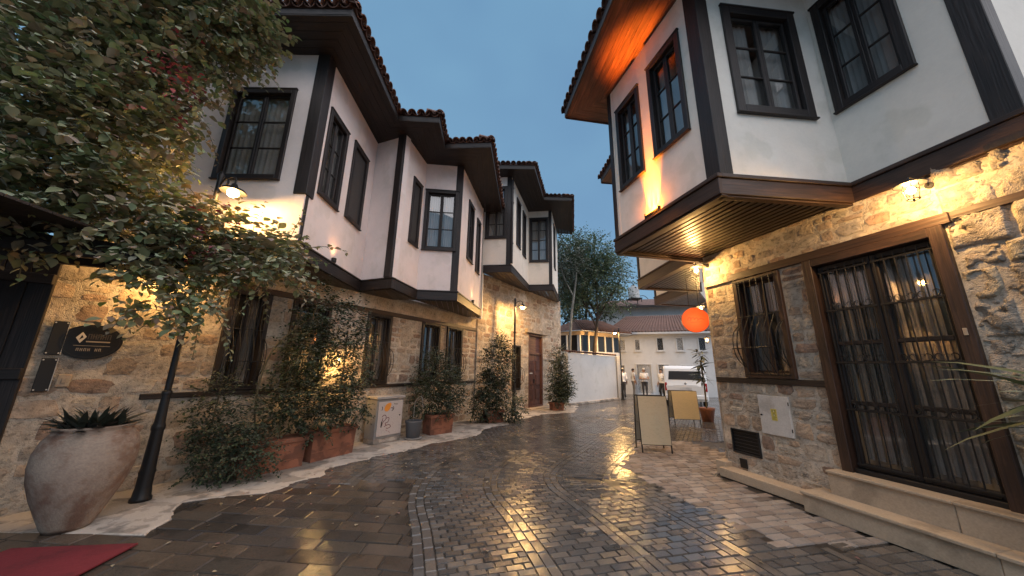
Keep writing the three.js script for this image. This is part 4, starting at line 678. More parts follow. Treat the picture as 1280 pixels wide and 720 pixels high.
// iron cage lantern on a wall
function lantern(label, l, s, y, off, cd, k = 1) {
  const t = thing('wall_lantern', label, 'lantern', l.at(s, y, 0), l.th), z = off;
  mk('bracket', merge([cyl(.035, .035, .02, 12).rotateX(Math.PI / 2).translate(0, .12, .01), tube([[0, .12, .02], [0, .16, z * .5], [0, .14, z], [0, .1, z]], .009, 14, 6)]), M.iron, t);
  mk('cap', lathe([[0, .12], [.02, .11], [.03, .1], [.12 * k, .07], [.12 * k, .058], [0, .066]], 16).translate(0, 0, z), M.iron, t);
  mk('cage', merge([...[0, 1, 2, 3, 4, 5].map(i => { const a = i * 1.047; return tube([[Math.cos(a) * .062 * k, .06, z + Math.sin(a) * .062 * k], [Math.cos(a) * .06 * k, 0, z + Math.sin(a) * .06 * k], [Math.cos(a) * .045 * k, -.1, z + Math.sin(a) * .045 * k]], .0035, 6, 4); }), new THREE.TorusGeometry(.061 * k, .004, 5, 20).rotateX(Math.PI / 2).translate(0, 0, z), new THREE.TorusGeometry(.046 * k, .005, 5, 20).rotateX(Math.PI / 2).translate(0, -.1, z), cyl(.012, .004, .03, 8, 0, -.115, z)]), M.iron, t);
  mk('lamp_bulb', new THREE.SphereGeometry(.034, 14, 10).scale(1, 1.25, 1).translate(0, 0, z), glow('lantern_bulb', warm, 24), t);
  t.add(lampLight(warm, cd, [0, 0, z], 1.6)); return t;
}
lantern('caged iron wall lantern lit above the barred door', RG, 2.99, 3.50, .36, 2.5);
lantern('lit wall lantern on the corner of the stone ground floor under the bay', RG, .10, 3.46, .28, 2.4);
{
  const l = line([6.9, -11.35], [3.74, -6.22]);
  lantern('lit wall lantern just above the orange round sign', l, 3.25, 3.26, .18, 1.8, .9); lantern('lit wall lantern beside the orange round sign', l, 2.1, 3.02, .18, 1.8, .9); lantern('lit wall lantern below the orange round sign', l, .62, 2.64, .18, 1.8, .9);
}
// uplights on the jetties
function uplight(label, l, s, y, cd, ang, tilt, col, k, group) {
  const t = thing('uplight', label, 'uplight', l.at(s, y, .045), l.th, group);
  mk('housing', merge([lathe([[0, 0], [.035, 0], [.042, .01], [.045, .085], [.038, .09], [.034, .07], [0, .065]], 14), bx(.03, .012, .06, 0, .006, -.02)]), M.iron, t);
  mk('lamp_lens', cyl(.036, .036, .008, 14, 0, .072, 0), glow('uplight_lens', col, k), t);
  const sp = new THREE.SpotLight(C(...col), cd, 0, ang, 1, 2); sp.position.set(0, .10, .03); sp.target.position.set(0, 2, tilt); sp.castShadow = true; sp.shadow.radius = 3; t.add(sp, sp.target);
}
{ // linear wall washer of three narrow spots on the bay ledge
  const l = line([1.95, -5.8], [2.53, -3.66]), t = thing('wall_washer', 'small floodlight glowing orange on the ledge between the bay windows', 'floodlight', l.at(1.07, 4.012, .045), l.th);
  mk('housing', merge([bx(.30, .05, .06, 0, .03, 0), bx(.05, .012, .05, -.1, .006, -.01), bx(.05, .012, .05, .1, .006, -.01), bx(.012, .09, .06, -.156, .045, 0), bx(.012, .09, .06, .156, .045, 0)]), M.iron, t);
  mk('lamp_lens', bx(.28, .006, .045, 0, .058, 0, 0, .001), glow('washer_lens', amber, 9), t);
  for (const x of [-.10, 0, .10]) { const sp = new THREE.SpotLight(C(...amber), 28, 0, .27, 1, 2); sp.position.set(x, .075, 0); sp.target.position.set(x * 1.1, 2, -.055); sp.castShadow = true; sp.shadow.radius = 1.5; t.add(sp, sp.target); }
  const wd = lampLight(amber, .6, [0, .12, .03], 3); t.add(wd);
}
uplight('small uplight on the first jetty beside the street lamp', line([-3.48, -5.01], [-3.56, -7.52]), 1.12, 3.587, .4, 1.1, .3, [1, .45, .18], 1.2);
uplight('small uplight on the last jetty next to the stone house', line([-1.47, -8.48], [-1.09, -11.17]), 1.58, 3.587, .4, 1.1, .3, [1, .45, .18], 1.2);

// ---------------------------------------------------------------- pots and troughs
const jarMat = mat('weathered_jar', [1, 1, 1], { bumpMap: T.fine, bumpScale: .003, roughness: .85, map: texture(1024, (u, v) => { const a = fbm(u, v, 6, 7, 701), b = fbm(u, v, 12, 6, 719), c = vn(u, v, 128, 3), lime = .12 + .88 * sstep(.34, .60, .42 * a + .34 * b + .24 * fbm(u, v, 48, 4, 733)); const k = .85 + .5 * (a - .5) + .2 * (c - .5); return [lerp(.20, .33, lime) * k, lerp(.10, .255, lime) * k, lerp(.062, .195, lime) * k]; }, true, [1, 1]) });
{
  const t = thing('clay_jar', 'large weathered clay jar planted with spiky dark leaves', 'plant pot', [-4.47, 0.006, -3.84]);
  mk('body', lathe([[0, 0], [.18, 0], [.21, .04], [.27, .16], [.345, .32], [.405, .48], [.43, .62], [.425, .75], [.39, .86], [.34, .92], [.33, .945], [.35, .965], [.345, .985], [.31, .98], [.295, .93], [0, .88]].map(([r, y]) => [r * .86, y]), 40), jarMat, t);
  mk('soil', new THREE.CircleGeometry(.26, 24).rotateX(-Math.PI / 2), M.soil, t, [0, .915, 0]);
  for (let i = 0; i < 120; i++) { const a = rr(0, 6.28), r = rr(.02, .22), e = rr(.1, 1.1), o = mk('leaf', LEAF.lance, pick([M.leafD1, M.leafD2, M.leafD3] = [M.leafD1 || leafMat('dark_leaf_a', [.028, .034, .02], .1), M.leafD2 || leafMat('dark_leaf_b', [.04, .034, .024], .1), M.leafD3 || leafMat('dark_leaf_c', [.022, .03, .02], .1)]), t, [Math.cos(a) * r, .91, Math.sin(a) * r]); o.quaternion.copy(leafQuat([Math.cos(a) * e + rr(-.2, .2), rr(.45, 1), Math.sin(a) * e + rr(-.2, .2)], rr(-.4, .4))); o.scale.setScalar(rr(.16, .33)); }
}
function trough(label, a, b, d, H, m = M.terracotta, cat = 'planter', group) { // a->b: front edge on the ground, body behind it
  const l = line(a, b), t = thing('planter_trough', label, cat, [a[0], 0.006, a[1]], l.th, group), w = l.L;
  const g = new THREE.BoxGeometry(w, H, d, 1, 1, 1), p = g.attributes.position; for (let i = 0; i < p.count; i++) if (p.getY(i) < 0) { p.setX(i, p.getX(i) * .95); p.setZ(i, p.getZ(i) * .9); }
  mk('body', uvBox(g.toNonIndexed()).translate(w / 2, H / 2, -d / 2), m, t); mk('rim', merge([bx(w + .04, .07, .05, w / 2, H - .03, 0), bx(w + .04, .07, .05, w / 2, H - .03, -d), bx(.05, .07, d - .05, 0, H - .03, -d / 2), bx(.05, .07, d - .05, w, H - .03, -d / 2)]), m, t);
  for (const y of [.3, .55]) mk('band', bx(w * .97, .018, .014, w / 2, H * y, -.012 - (1 - y) * .01), m, t);
  mk('soil', bx(w - .05, .02, d - .05, w / 2, H - .02, -d / 2), M.soil, t); return t;
}
trough('terracotta trough half hidden by trailing ivy', [-3.95, -5.30], [-3.45, -6.10], .36, .46);
trough('bare fronted terracotta trough beside the grey utility cabinet', [-3.42, -6.22], [-3.03, -7.02], .4, .5);
trough('short terracotta trough beside the dark plastic pot', [-1.95, -8.72], [-1.47, -9.18], .42, .46);
trough('square terracotta planter under the tall shrub at the stone house', [-.66, -10.72], [-.2, -10.95], .45, .36);
trough('small terracotta planter under the columnar shrub by the brown door', [1.75, -14.05], [2.2, -14.2], .42, .3);
{
  const t = thing('plastic_pot', 'dark grey plastic pot between utility cabinet and short trough', 'plant pot', [-2.27, .012, -8.35]);
  mk('body', lathe([[0, 0], [.15, 0], [.19, .34], [.2, .36], [.2, .40], [.18, .40], [.17, .35], [0, .34]], 22), mat('grey_plastic', [.07, .075, .085], { roughness: .45 }), t); mk('saucer', lathe([[0, 0], [.2, 0], [.21, .03], [.19, .03], [0, .012]], 22), M.greyPaint, t);
  mk('hoop', tube([[-.02, .4, 0], [.02, .85, .02], [.14, .95, .05], [.22, .7, .1]], .008, 20, 5), M.greyPaint, t);
}
{ // utility cabinet
  const l = line([-2.90, -7.62], [-2.52, -8.22]), t = thing('utility_cabinet', 'grey metal utility cabinet with red graffiti on its pale door', 'cabinet', [-2.90, .012, -7.62], l.th), w = l.L, d = .36, H = .92;
  mk('plinth', bx(w * .98, .1, d, w / 2, .05, -d / 2 - .01), M.concrete, t); mk('body', bx(w, H - .1, d, w / 2, .1 + (H - .1) / 2, -d / 2), M.greyPaint, t); mk('cap', bx(w + .06, .055, d + .07, w / 2, H + .028, -d / 2), mat('pale_cap', [.5, .47, .44], { map: T.conc, roughness: .6 }), t);
  const print = canvas(256, 340, x => {
    x.fillStyle = '#b7aca6'; x.fillRect(0, 0, 256, 340); for (let i = 0; i < 1400; i++) { x.fillStyle = `rgba(${R() < .5 ? '80,70,66' : '214,206,200'},${.06 + R() * .12})`; x.fillRect(R() * 256, R() * 340, 1 + R() * 7, 1 + R() * 5); }
    x.fillStyle = '#d98a34'; x.beginPath(); x.ellipse(92, 60, 30, 44, .4, 0, 7); x.fill(); x.beginPath(); x.ellipse(112, 36, 18, 22, 0, 0, 7); x.fill();
    x.lineWidth = 6; x.lineCap = 'round'; x.strokeStyle = '#5a1f26'; const s = (...p) => { x.beginPath(); x.moveTo(p[0], p[1]); for (let i = 2; i < p.length; i += 4) x.quadraticCurveTo(p[i], p[i + 1], p[i + 2], p[i + 3]); x.stroke(); };
    s(44, 150, 70, 120, 84, 150, 90, 190, 60, 196, 40, 186, 52, 168); s(88, 170, 120, 150, 116, 186, 112, 214, 90, 214, 70, 222, 96, 240); s(74, 250, 130, 220, 140, 258, 120, 280, 96, 268); s(60, 204, 48, 220, 50, 236); x.strokeStyle = '#241b1e'; s(128, 70, 150, 60, 150, 92); s(150, 58, 170, 78, 140, 100); s(34, 50, 44, 64, 34, 84); s(160, 30, 180, 36, 196, 34); x.lineWidth = 12; s(44, 200, 42, 222, 42, 250); x.lineWidth = 3; x.strokeStyle = '#7c3a44'; s(92, 290, 100, 280, 106, 300); s(120, 310, 130, 300, 134, 322);
  });
  mk('cabinet_door', bx(w - .05, H - .2, .02, w / 2, .1 + (H - .1) / 2, .011), M.greyPaint, t); const g = new THREE.PlaneGeometry(w - .06, H - .21); mk('graffiti', g, mat('graffiti_print', [1, 1, 1], { map: print, roughness: .6 }), t, [w / 2, .1 + (H - .1) / 2, .0235]);
  mk('lock', cyl(.012, .012, .02, 8).rotateX(Math.PI / 2), M.iron, t, [w - .1, .55, .03]);
}
{ // red mat
  const t = struct; const o = mk('door_mat', sheetMat(), mat('red_carpet', [.20, .016, .024], { roughness: 1, bumpMap: T.fine, bumpScale: .006, map: T.conc }), scene, [-3.41, 0.016, -3.53]); tag(o, 'red carpet mat on the ground beside the clay jar', 'mat');
}
function sheetMat() { const g = slab([[0, 0], [-1.0, .12], [-.86, 1.65], [.16, 1.5]], 0, .012), p = g.attributes.position, uv = new Float32Array(p.count * 2); for (let i = 0; i < p.count; i++) { uv[2 * i] = p.getX(i); uv[2 * i + 1] = p.getZ(i); } g.setAttribute('uv', new THREE.BufferAttribute(uv, 2)); return g; }

// ---------------------------------------------------------------- signs on the gateway wall
{
  const g = GWL, at = (s, y, z) => g.at(s, y, z);
  const t = thing('oval_sign', 'black oval wall sign with a pale diamond emblem and lettering', 'sign', at(.485, 1.89, .0), g.th);
  const W = 512, H = 420, tx = canvas(W, H, x => { x.fillStyle = '#0c0b0a'; x.fillRect(0, 0, W, H); x.strokeStyle = '#2c2724'; x.lineWidth = 5; x.beginPath(); x.ellipse(W / 2, H / 2, 236, 192, 0, 0, 7); x.stroke(); x.fillStyle = '#cfc3b4'; x.beginPath(); x.moveTo(165, 92); x.lineTo(205, 150); x.lineTo(165, 232); x.lineTo(122, 165); x.fill(); x.fillStyle = '#0c0b0a'; x.beginPath(); x.moveTo(165, 130); x.lineTo(182, 158); x.lineTo(150, 190); x.fill(); x.fillStyle = '#4b423b'; for (let i = 0; i < 5; i++) { x.fillRect(215 + i * 40, 112, 9, 66); x.fillRect(238 + i * 40, 112, 9, 66); if (i % 2) x.fillRect(215 + i * 40, 140, 30, 9); else x.fillRect(215 + i * 40, 112, 30, 9); } x.fillStyle = '#9c8c7a'; x.fillRect(210, 200, 200, 16); x.fillRect(120, 258, 300, 6); for (let i = 0; i < 7; i++) { if (i === 4) continue; x.fillRect(150 + i * 30, 292, 7, 36); x.fillRect(164 + i * 30, 292, 7, 36); x.fillRect(150 + i * 30, i % 2 ? 306 : 292, 20, 7); } });
  const disc = new THREE.CylinderGeometry(1, 1, .03, 40).rotateX(Math.PI / 2).scale(.265, .215, 1).translate(0, 0, .02); mk('plate', disc, M.iron, t);
  const face = new THREE.CircleGeometry(1, 40).scale(.257, .208, 1).translate(0, 0, .037); mk('face', face, mat('sign_print', [1, 1, 1], { map: tx, roughness: .35 }), t);
  for (const [y, h] of [[1.92, .40], [1.49, .38]]) { const p = thing('wall_plaque', y > 1.6 ? 'upper black glass plaque on steel studs beside the oval sign' : 'lower black glass plaque on steel studs beside the oval sign', 'plaque', at(.215, y, 0), g.th); mk('panel', bx(.115, h, .012, 0, 0, .03), mat('black_acrylic', [.010, .010, .011], { roughness: .6 }), p); for (const sx of [-1, 1]) for (const sy of [-1, 1]) mk('stud', cyl(.008, .008, .036, 8).rotateX(Math.PI / 2), M.white, p, [sx * .045, sy * (h / 2 - .02), .02]); mk('edge_strip', bx(.006, h, .014, .06, 0, .03, 1, .001), M.white, p); }
  const sw = thing('switch_box', 'small cream switch box under the oval sign', 'switch', at(.365, 1.42, 0), g.th); mk('cover', bx(.105, .15, .03, 0, 0, .016), M.cream, sw); mk('rocker', bx(.04, .06, .012, 0, 0, .036), M.cream, sw);
}
// pergola over the gateway
{
  const t = thing('pergola', 'dark timber pergola over the gateway carrying the bougainvillea', 'pergola', [-5.4, 0, -2.9]);
  for (const [x, z] of [[-.9, .6], [-.35, -.5]]) mk('post', bx(.12, 2.75, .12, x, 1.375, z), M.timber, t);
  for (const [a, b, y] of [[[-1.4, .75], [1.35, -.72], 2.78], [[-1.6, .1], [1.1, -1.2], 2.80]]) { const l = line(a, b); mk('beam', bx(l.L, .12, .08, l.L / 2, y, 0), M.timber, t, [a[0], 0, a[1]], l.th); }
  for (let i = 0; i < 6; i++) mk('rafter', bx(.06, .09, 1.5, 0, 0, 0), M.timber, t, [-1.1 + i * .45, 2.9, .25 - i * .26 + .0], -.5);
  boards(t, t, 'roof_board', [[-7.9, -2.3], [-5.5, -3.05], [-4.3, -3.45], [-3.75, 1.6], [-7.9, 1.6]], 2.96, 2.985, 1, -.3, .16, .006, M.timber);
  for (const [x, z] of [[1.55, 4.2], [-2.3, 4.2]]) mk('post', bx(.12, 2.85, .12, x, 1.425, z), M.timber, t);
  const r = mk('clay_cap', tileGeo, M.terracotta, t, [.55, 2.97, -.05]); r.rotation.set(.1, 1.3, 0); r.scale.setScalar(1.3);
}
// gateway recess: dark wooden gate
{
  const l = line([-7.9, -2.4], [-5.62, -3.86]), t = thing('wooden_gate', 'dark wooden gate in shade under the pergola', 'gate', l.at(0, 0, 0), l.th);
  for (let i = 0; i < 14; i++) mk('plank', bx(.196, 3.0, .04, .1 + i * .2, 1.5, 0), M.timber, t); for (const y of [.4, 1.5, 2.6]) mk('rail', bx(2.8, .12, .05, 1.4, y, .046), M.timber, t); mk('handle', bx(.03, .2, .04, 2.4, 1.1, .06), M.iron, t);
}
// ---------------------------------------------------------------- pavement boards, round sign, potted plants across the street
function aboard(label, a, b, lean, H, col) {
  const l = line(a, b), t = thing('pavement_sign', label, 'sandwich board', [a[0], 0, a[1]], l.th), w = l.L;
  const tx = canvas(256, 440, x => { x.fillStyle = col; x.fillRect(0, 0, 256, 440); for (let i = 0; i < 900; i++) { x.fillStyle = `rgba(${R() < .5 ? '110,100,70' : '205,198,170'},.07)`; x.fillRect(R() * 256, R() * 440, 3 + R() * 20, 2 + R() * 6); } x.strokeStyle = 'rgba(196,188,160,.75)'; x.lineWidth = 5; for (const r of [82, 70]) { x.beginPath(); x.arc(128, 210, r, 0, 7); x.stroke(); } x.lineWidth = 7; for (const [p, q] of [[92, 200], [122, 204], [152, 198]]) { x.beginPath(); x.arc(p, q, 15, .3, 5.6); x.stroke(); } x.lineWidth = 3; for (const y of [236, 250]) { x.beginPath(); x.moveTo(86, y); x.lineTo(170, y); x.stroke(); } });
  const print = mat('board_print', [1, 1, 1], { map: tx, roughness: .55 });
  for (const s of [1, -1]) {
    const p = new THREE.Group(); p.name = 'panel'; p.position.set(0, 0, s > 0 ? 0 : -.5); p.rotation.x = s * -lean; t.add(p);
    mk('frame', merge([...frameBars(w, H - .14, .022, .03, 0).map(q => q.translate(0, .14, 0)), bx(.026, .15, .03, .013, .07, 0), bx(.026, .15, .03, w - .013, .07, 0)]), M.iron, p); mk('board', bx(w - .02, H - .16, .016, w / 2, .14 + (H - .14) / 2, 0), mat('board_back', [.34, .31, .24], { roughness: .6 }), p);
    mk('print', new THREE.PlaneGeometry(w - .024, H - .165), print, p, [w / 2, .14 + (H - .14) / 2, s > 0 ? .0165 : -.0165], s > 0 ? 0 : Math.PI);
  }
  for (const x of [.02, w - .02]) mk('stay', bx(.012, .012, .34, x, H * .5, -.25), M.iron, t);
}
aboard('beige sandwich board with round emblem standing alone on the wet setts', [2.74, -7.42], [3.35, -7.36], .11, 1.12, '#c4b598');
aboard('yellowish sandwich board with round emblem in front of the white van', [5.24, -11.2], [6.04, -11.12], .11, 1.02, '#cfc4a6');
{
  const t = thing('round_sign', 'orange lit round sign hanging from the slatted bay', 'sign', [4.2, 2.78, -7.5]); t.rotation.y = -.35;
  const tx = canvas(256, 256, x => { x.fillStyle = '#c8461a'; x.fillRect(0, 0, 256, 256); x.strokeStyle = '#8f2c0e'; x.lineWidth = 7; x.lineCap = 'round'; x.beginPath(); x.moveTo(52, 130); x.bezierCurveTo(60, 90, 90, 90, 84, 128); x.bezierCurveTo(100, 90, 122, 100, 116, 130); x.bezierCurveTo(130, 96, 156, 104, 150, 132); x.bezierCurveTo(170, 110, 190, 110, 206, 128); x.stroke(); x.lineWidth = 4; x.beginPath(); x.moveTo(80, 156); x.lineTo(180, 150); x.stroke(); x.beginPath(); x.arc(70, 120, 12, 0, 7); x.stroke(); });
  mk('sign_box', new THREE.CylinderGeometry(.285, .285, .07, 40).rotateX(Math.PI / 2), mat('sign_rim', [.35, .09, .03], { roughness: .5 }), t); const m = mat('lit_sign_face', [1, 1, 1], { map: tx, emissive: C(1, 1, 1), emissiveMap: tx, emissiveIntensity: .17, roughness: .5 });
  for (const s of [0, 1]) mk('lit_sign_face', new THREE.CircleGeometry(.272, 40), m, t, [0, 0, s ? -.038 : .038], s ? Math.PI : 0); mk('hanger', merge([cyl(.008, .008, .7, 6, -.1, .66, 0), cyl(.008, .008, .7, 6, .1, .66, 0)]), M.iron, t);
  t.add(lampLight([1, .35, .1], .4, [0, 0, .3], 10));
}
lantern('lit wall lantern hidden in the bougainvillea above the oval sign', GWL, .95, 2.72, .3, 1.1);
lantern('added fill lantern kept unseen in the climber between the grilled windows', GWL, 3.72, 1.75, .3, 2.0);  // added fill light shaped as a lantern, kept out of sight, warms the stone wall
{ // drooping plant by the wall, and its pot
  const t = thing('potted_palm', 'drooping long leaved plant in a terracotta pot behind the sandwich boards', 'plant', [6.68, 0, -11.85]);
  mk('pot', lathe([[0, 0], [.17, 0], [.23, .36], [.25, .38], [.25, .44], [.22, .44], [.2, .38], [0, .36]], 20), M.terracotta, t); mk('stem', tube([[0, .36, 0], [-.05, 1.2, .1], [-.25, 2.0, .4]], .03, 14, 6), M.stem, t);
  const m = [leafMat('palm_a', [.03, .045, .02], .2), leafMat('palm_b', [.05, .05, .025], .2)];
  for (let i = 0; i < 80; i++) { const f = rr(.45, 1), a = rr(0, 6.28), o = mk('leaf', LEAF.lance, pick(m), t, [-.25 * f + rr(-.08, .08), .4 + 1.9 * f, .4 * f + rr(-.08, .08)]); o.quaternion.copy(leafQuat([Math.cos(a) - .35, rr(-.5, .7), Math.sin(a)], rr(-.5, .5))); o.scale.setScalar(rr(.22, .42)); }
}
{ // spiky plant on the steps
  const t = thing('spiky_pot_plant', 'green spiky leaved plant standing on the marble step beside the barred door', 'plant', RG.at(3.50, .236, .36));
  mk('pot', lathe([[0, 0], [.13, 0], [.17, .4], [.19, .42], [.19, .48], [.165, .48], [0, .44]], 22), M.terracotta, t); const m = [leafMat('spike_a', [.075, .11, .04], .2), leafMat('spike_b', [.055, .085, .032], .2), leafMat('spike_c', [.11, .13, .055], .2)]; mk('stem', cyl(.03, .035, .85, 8, 0, .87, 0), M.bark, t);
  for (let i = 0; i < 70; i++) { const a = rr(0, 6.28), o = mk('leaf', LEAF.strap, pick(m), t, [rr(-.03, .03), rr(.95, 1.35), rr(-.03, .03)]); o.quaternion.copy(leafQuat([Math.cos(a), rr(-.2, 1.1), Math.sin(a)], rr(-.3, .3))); o.scale.set(1, 1, 1).multiplyScalar(rr(.5, .78)); }
}
// ---------------------------------------------------------------- far end of the street
{ // garden wall
  const l = line([2.72, -16.15], [6.12, -19.75]), t = thing('garden_wall', 'plain whitewashed garden wall with a tiled coping', 'wall', [2.72, 0, -16.15]);
  mk('wall', uvBox(new THREE.BoxGeometry(l.L, 2.4, .25).toNonIndexed(), 0).translate(l.L / 2, 1.2, -.125), M.wallWhite, t, [0, 0, 0], l.th); mk('foot', bx(l.L, .1, .12, l.L / 2, .05, .06), M.concrete, t, [0, 0, 0], l.th);
  for (let i = 0; i < 24; i++) { const o = mk('coping_tile', tileGeo, pick(M.tile), t, [0, 0, 0]); const p = l.at(.1 + i * .207, 2.43, .06); o.position.set(...rel(t, ...p)); o.rotation.order = 'YXZ'; o.rotation.set(.15, Math.atan2(l.nx, l.nz), 0); }
  mk('return_wall', uvBox(new THREE.BoxGeometry(.25, 2.4, 5).toNonIndexed(), 2), M.wallWhite, t, rel(t, 6.3, 1.2, -22.2));
}
function simpleRoof(t, pts, m, name = 'roof') { return mk(name, uvBox(polys(pts)), m, t); }
function farWindow(t, l, s, y, w, h, name = 'window', col = darkGlass) { const o = new THREE.Group(); o.name = name; o.position.set(...onLine(t, l, s, y)); o.rotation.y = l.th; t.add(o); mk('frame', merge(frameBars(w, h, .07, .1, .01)), M.wallWhite, o); mk('pane', new THREE.BoxGeometry(w - .12, h - .12, .02), col, o, [w / 2, h / 2, -.01]); mk('sill', bx(w + .1, .05, .14, w / 2, -.03, .05), M.farWhite, o); return o; }
const darkGlass = mat('dark_glass', [.02, .022, .025], { roughness: .12 });
{ // long white house
  const l = line([7.3, -24.3], [14.4, -22.0]), t = thing('white_house', 'white two storey house with small windows and a red tiled roof behind the van', 'house', [7.3, 0, -24.3]);
  plasterWall(t, l, 0, 4.3, [], M.farWhite, .3); plasterWall(t, line([7.0, -30], [7.3, -24.3]), 0, 4.3, [], M.farWhite, .3, 'side_wall');
  for (const [s, y, w, h] of [[.55, 2.95, .42, .85], [1.55, 2.95, .42, .85], [3.0, 2.95, .5, .95], [4.25, 2.95, .5, .95], [5.6, 2.95, .5, .95]]) farWindow(t, l, s, y, w, h, 'window', darkGlass);
  for (const [s, y, w, h] of [[.3, 1.0, .55, 1.0], [4.35, .05, .8, 2.0]]) farWindow(t, l, s, y, w, h, 'window', darkGlass); for (const [s, w] of [[1.55, 1.05], [2.95, .8]]) farWindow(t, l, s, .04, w, 2.05, 'door', darkGlass);
  const a = l.at(-.5, 4.25, .45), b = l.at(7.6, 4.25, .45), c = l.at(7.0, 6.0, -4), d = l.at(1.2, 6.0, -4), k = l.at(-.5, 4.25, -6); const R_ = p => rel(t, ...p); simpleRoof(t, [[R_(a), R_(b), R_(c), R_(d)], [R_(k), R_(a), R_(d)]], M.tile[2]); beam(t, l, 'eave_board', -.5, 7.6, 4.1, 4.24, .38, .44, M.wallWhite);
  for (let i = 0; i < 38; i++) { const p0 = l.at(-.4 + i * .21, 4.28, .45), p1 = l.at(1.25 + i * .155, 6.02, -4); mk('roof_tile_row', tube([R_(p0), R_([lerp(p0[0], p1[0], .5), lerp(p0[1], p1[1], .5), lerp(p0[2], p1[2], .5)]), R_(p1)], .06, 3, 5), M.tile[2], t); }
}
{ // pavilion behind the garden wall
  const t = thing('garden_pavilion', 'glazed garden pavilion with low red hipped roof behind the garden wall', 'pavilion', [4.4, 0, -21.5]);
  const a = line([2.9, -21.6], [4.35, -20.9]), b = line([4.35, -20.9], [7.3, -22.6]), yb = 2.2, yt = 4.0;
  for (const l of [a, b]) { plasterWall(t, l, 0, 2.75, [], M.farWhite, .2); beam(t, l, 'wall_plate', 0, l.L, 3.75, 4.0, -.15, .02, M.cream); for (let s = 0; s < l.L; s += .72) { mk('mullion', bx(.1, 1.0, .1, 0, 3.25, 0), M.farWhite, t, onLine(t, l, s, 0, -.06), l.th); mk('pane', new THREE.BoxGeometry(.6, .98, .015), darkGlass, t, onLine(t, l, Math.min(s + .36, l.L - .3), 3.26, -.07), l.th); } }
  const E = [[2.3, -22.2], [4.3, -20.35], [8.1, -22.3], [8.2, -25], [3, -26]], top = [[4.4, 5.0, -23.2], [6.6, 5.0, -24]], Rv = (p, y = 4.0) => rel(t, p[0], y, p[1]), q = top.map(p => rel(t, ...p));
  simpleRoof(t, [[Rv(E[0]), Rv(E[1]), q[0]], [Rv(E[1]), Rv(E[2]), q[1], q[0]], [Rv(E[2]), Rv(E[3]), q[1]], [Rv(E[4]), Rv(E[0]), q[0]]], M.tile[2]); mk('ceiling', uvBox(slab(E, 3.97, 3.99)).translate(-4.4, 0, 21.5), M.farWhite, t);
  for (let i = 0; i < 18; i++) { const f = i / 17, p = [lerp(E[1][0], E[2][0], f), 4.03, lerp(E[1][1], E[2][1], f)], u = [lerp(top[0][0], top[1][0], f), 5.03, lerp(top[0][2], top[1][2], f)]; mk('roof_tile_row', tube([rel(t, ...p), rel(t, ...p.map((x, k) => (x + u[k]) / 2)), rel(t, ...u)], .055, 3, 5), M.tile[2], t); }
}
{ // taller white house behind with a dark eave, tanks on its roof
  const l = line([8.2, -31], [19, -28]), t = thing('tall_white_house', 'tall white house with dark eaves behind the red tiled roofs', 'house', [8.2, 0, -31]);
  plasterWall(t, l, 0, 7.3, [], M.farWhite, .3); for (const s of [2.0, 4.6, 7.2]) farWindow(t, l, s, 5.2, .8, 1.2, 'window', darkGlass);
  const p = [l.at(-1, 7.3, .9), l.at(12, 7.3, .9), l.at(12, 8.6, -3), l.at(1, 8.6, -3)].map(v => rel(t, ...v)); simpleRoof(t, [p, [...p].reverse().map(v => [v[0], v[1] - .16, v[2]])], M.tile[1]); beam(t, l, 'eave_board', -1, 12, 7.1, 7.28, .85, .9, M.timber);
  for (const [x, z] of [[11.2, -29.6]]) { const w = thing('water_tank', 'white water tank on dark eaved roof', 'water tank', [x, 7.75, z]); mk('tank', merge([cyl(.5, .5, 1.0, 18, 0, .75, 0), cyl(.1, .5, .16, 18, 0, 1.33, 0), cyl(.2, .2, .08, 14, 0, 1.45, 0)]), M.white, w); mk('stand', merge([bx(1.1, .08, 1.1, 0, .2, 0), ...[[-1, -1], [1, -1], [-1, 1], [1, 1]].map(([a, b]) => bx(.06, .3, .06, a * .48, .02, b * .48))]), M.iron, w); mk('pipe', tube([[.5, .5, 0], [.9, .5, .1], [1.2, .2, .2]], .03, 10, 5), M.iron, w); }
}
streetLamp('far street lamp at the end of the whitewashed garden wall', 6.35, -19.55, 3.95, 16, [-.28, .1], .2);
// ---------------------------------------------------------------- trees
function tree(label, base, trunk, limbs, blobs, n, o, tm = M.bark, r = .16) {
  const t = thing('tree', label, 'tree', base), w = shift(twigs(blobs, n, o), t);
  const g = new THREE.TubeGeometry(new THREE.CatmullRomCurve3(trunk.map(p => new THREE.Vector3(...rel(t, ...p)))), 20, r, 9); { const p = g.attributes.position, H = trunk[trunk.length - 1][1], c = new THREE.CatmullRomCurve3(trunk.map(q => new THREE.Vector3(...rel(t, ...q)))); for (let i = 0; i <= 20; i++) { const m = c.getPointAt(i / 20), k = 1 - .55 * i / 20 + (i === 0 ? .4 : i === 1 ? .12 : 0); for (let j = 0; j <= 9; j++) { const q = i * 10 + j; p.setXYZ(q, m.x + (p.getX(q) - m.x) * k, m.y + (p.getY(q) - m.y) * k, m.z + (p.getZ(q) - m.z) * k); } } g.computeVertexNormals(); }
  mk('trunk', g, tm, t); for (const l of limbs) mk('limb', tube(l.map(p => rel(t, ...p)), r * .38, 14, 6), tm, t);
  instLeaves(t, 'crown', w.leaves, LEAF.small); mk('twig', twigGeo(w.lines.slice(0, 300), .008), tm, t).userData.kind = 'stuff'; return t;
}
const TR = { len: [.5, 1.1], step: .09, size: [.13, .21], droop: .5, colors: GREEN.tree };
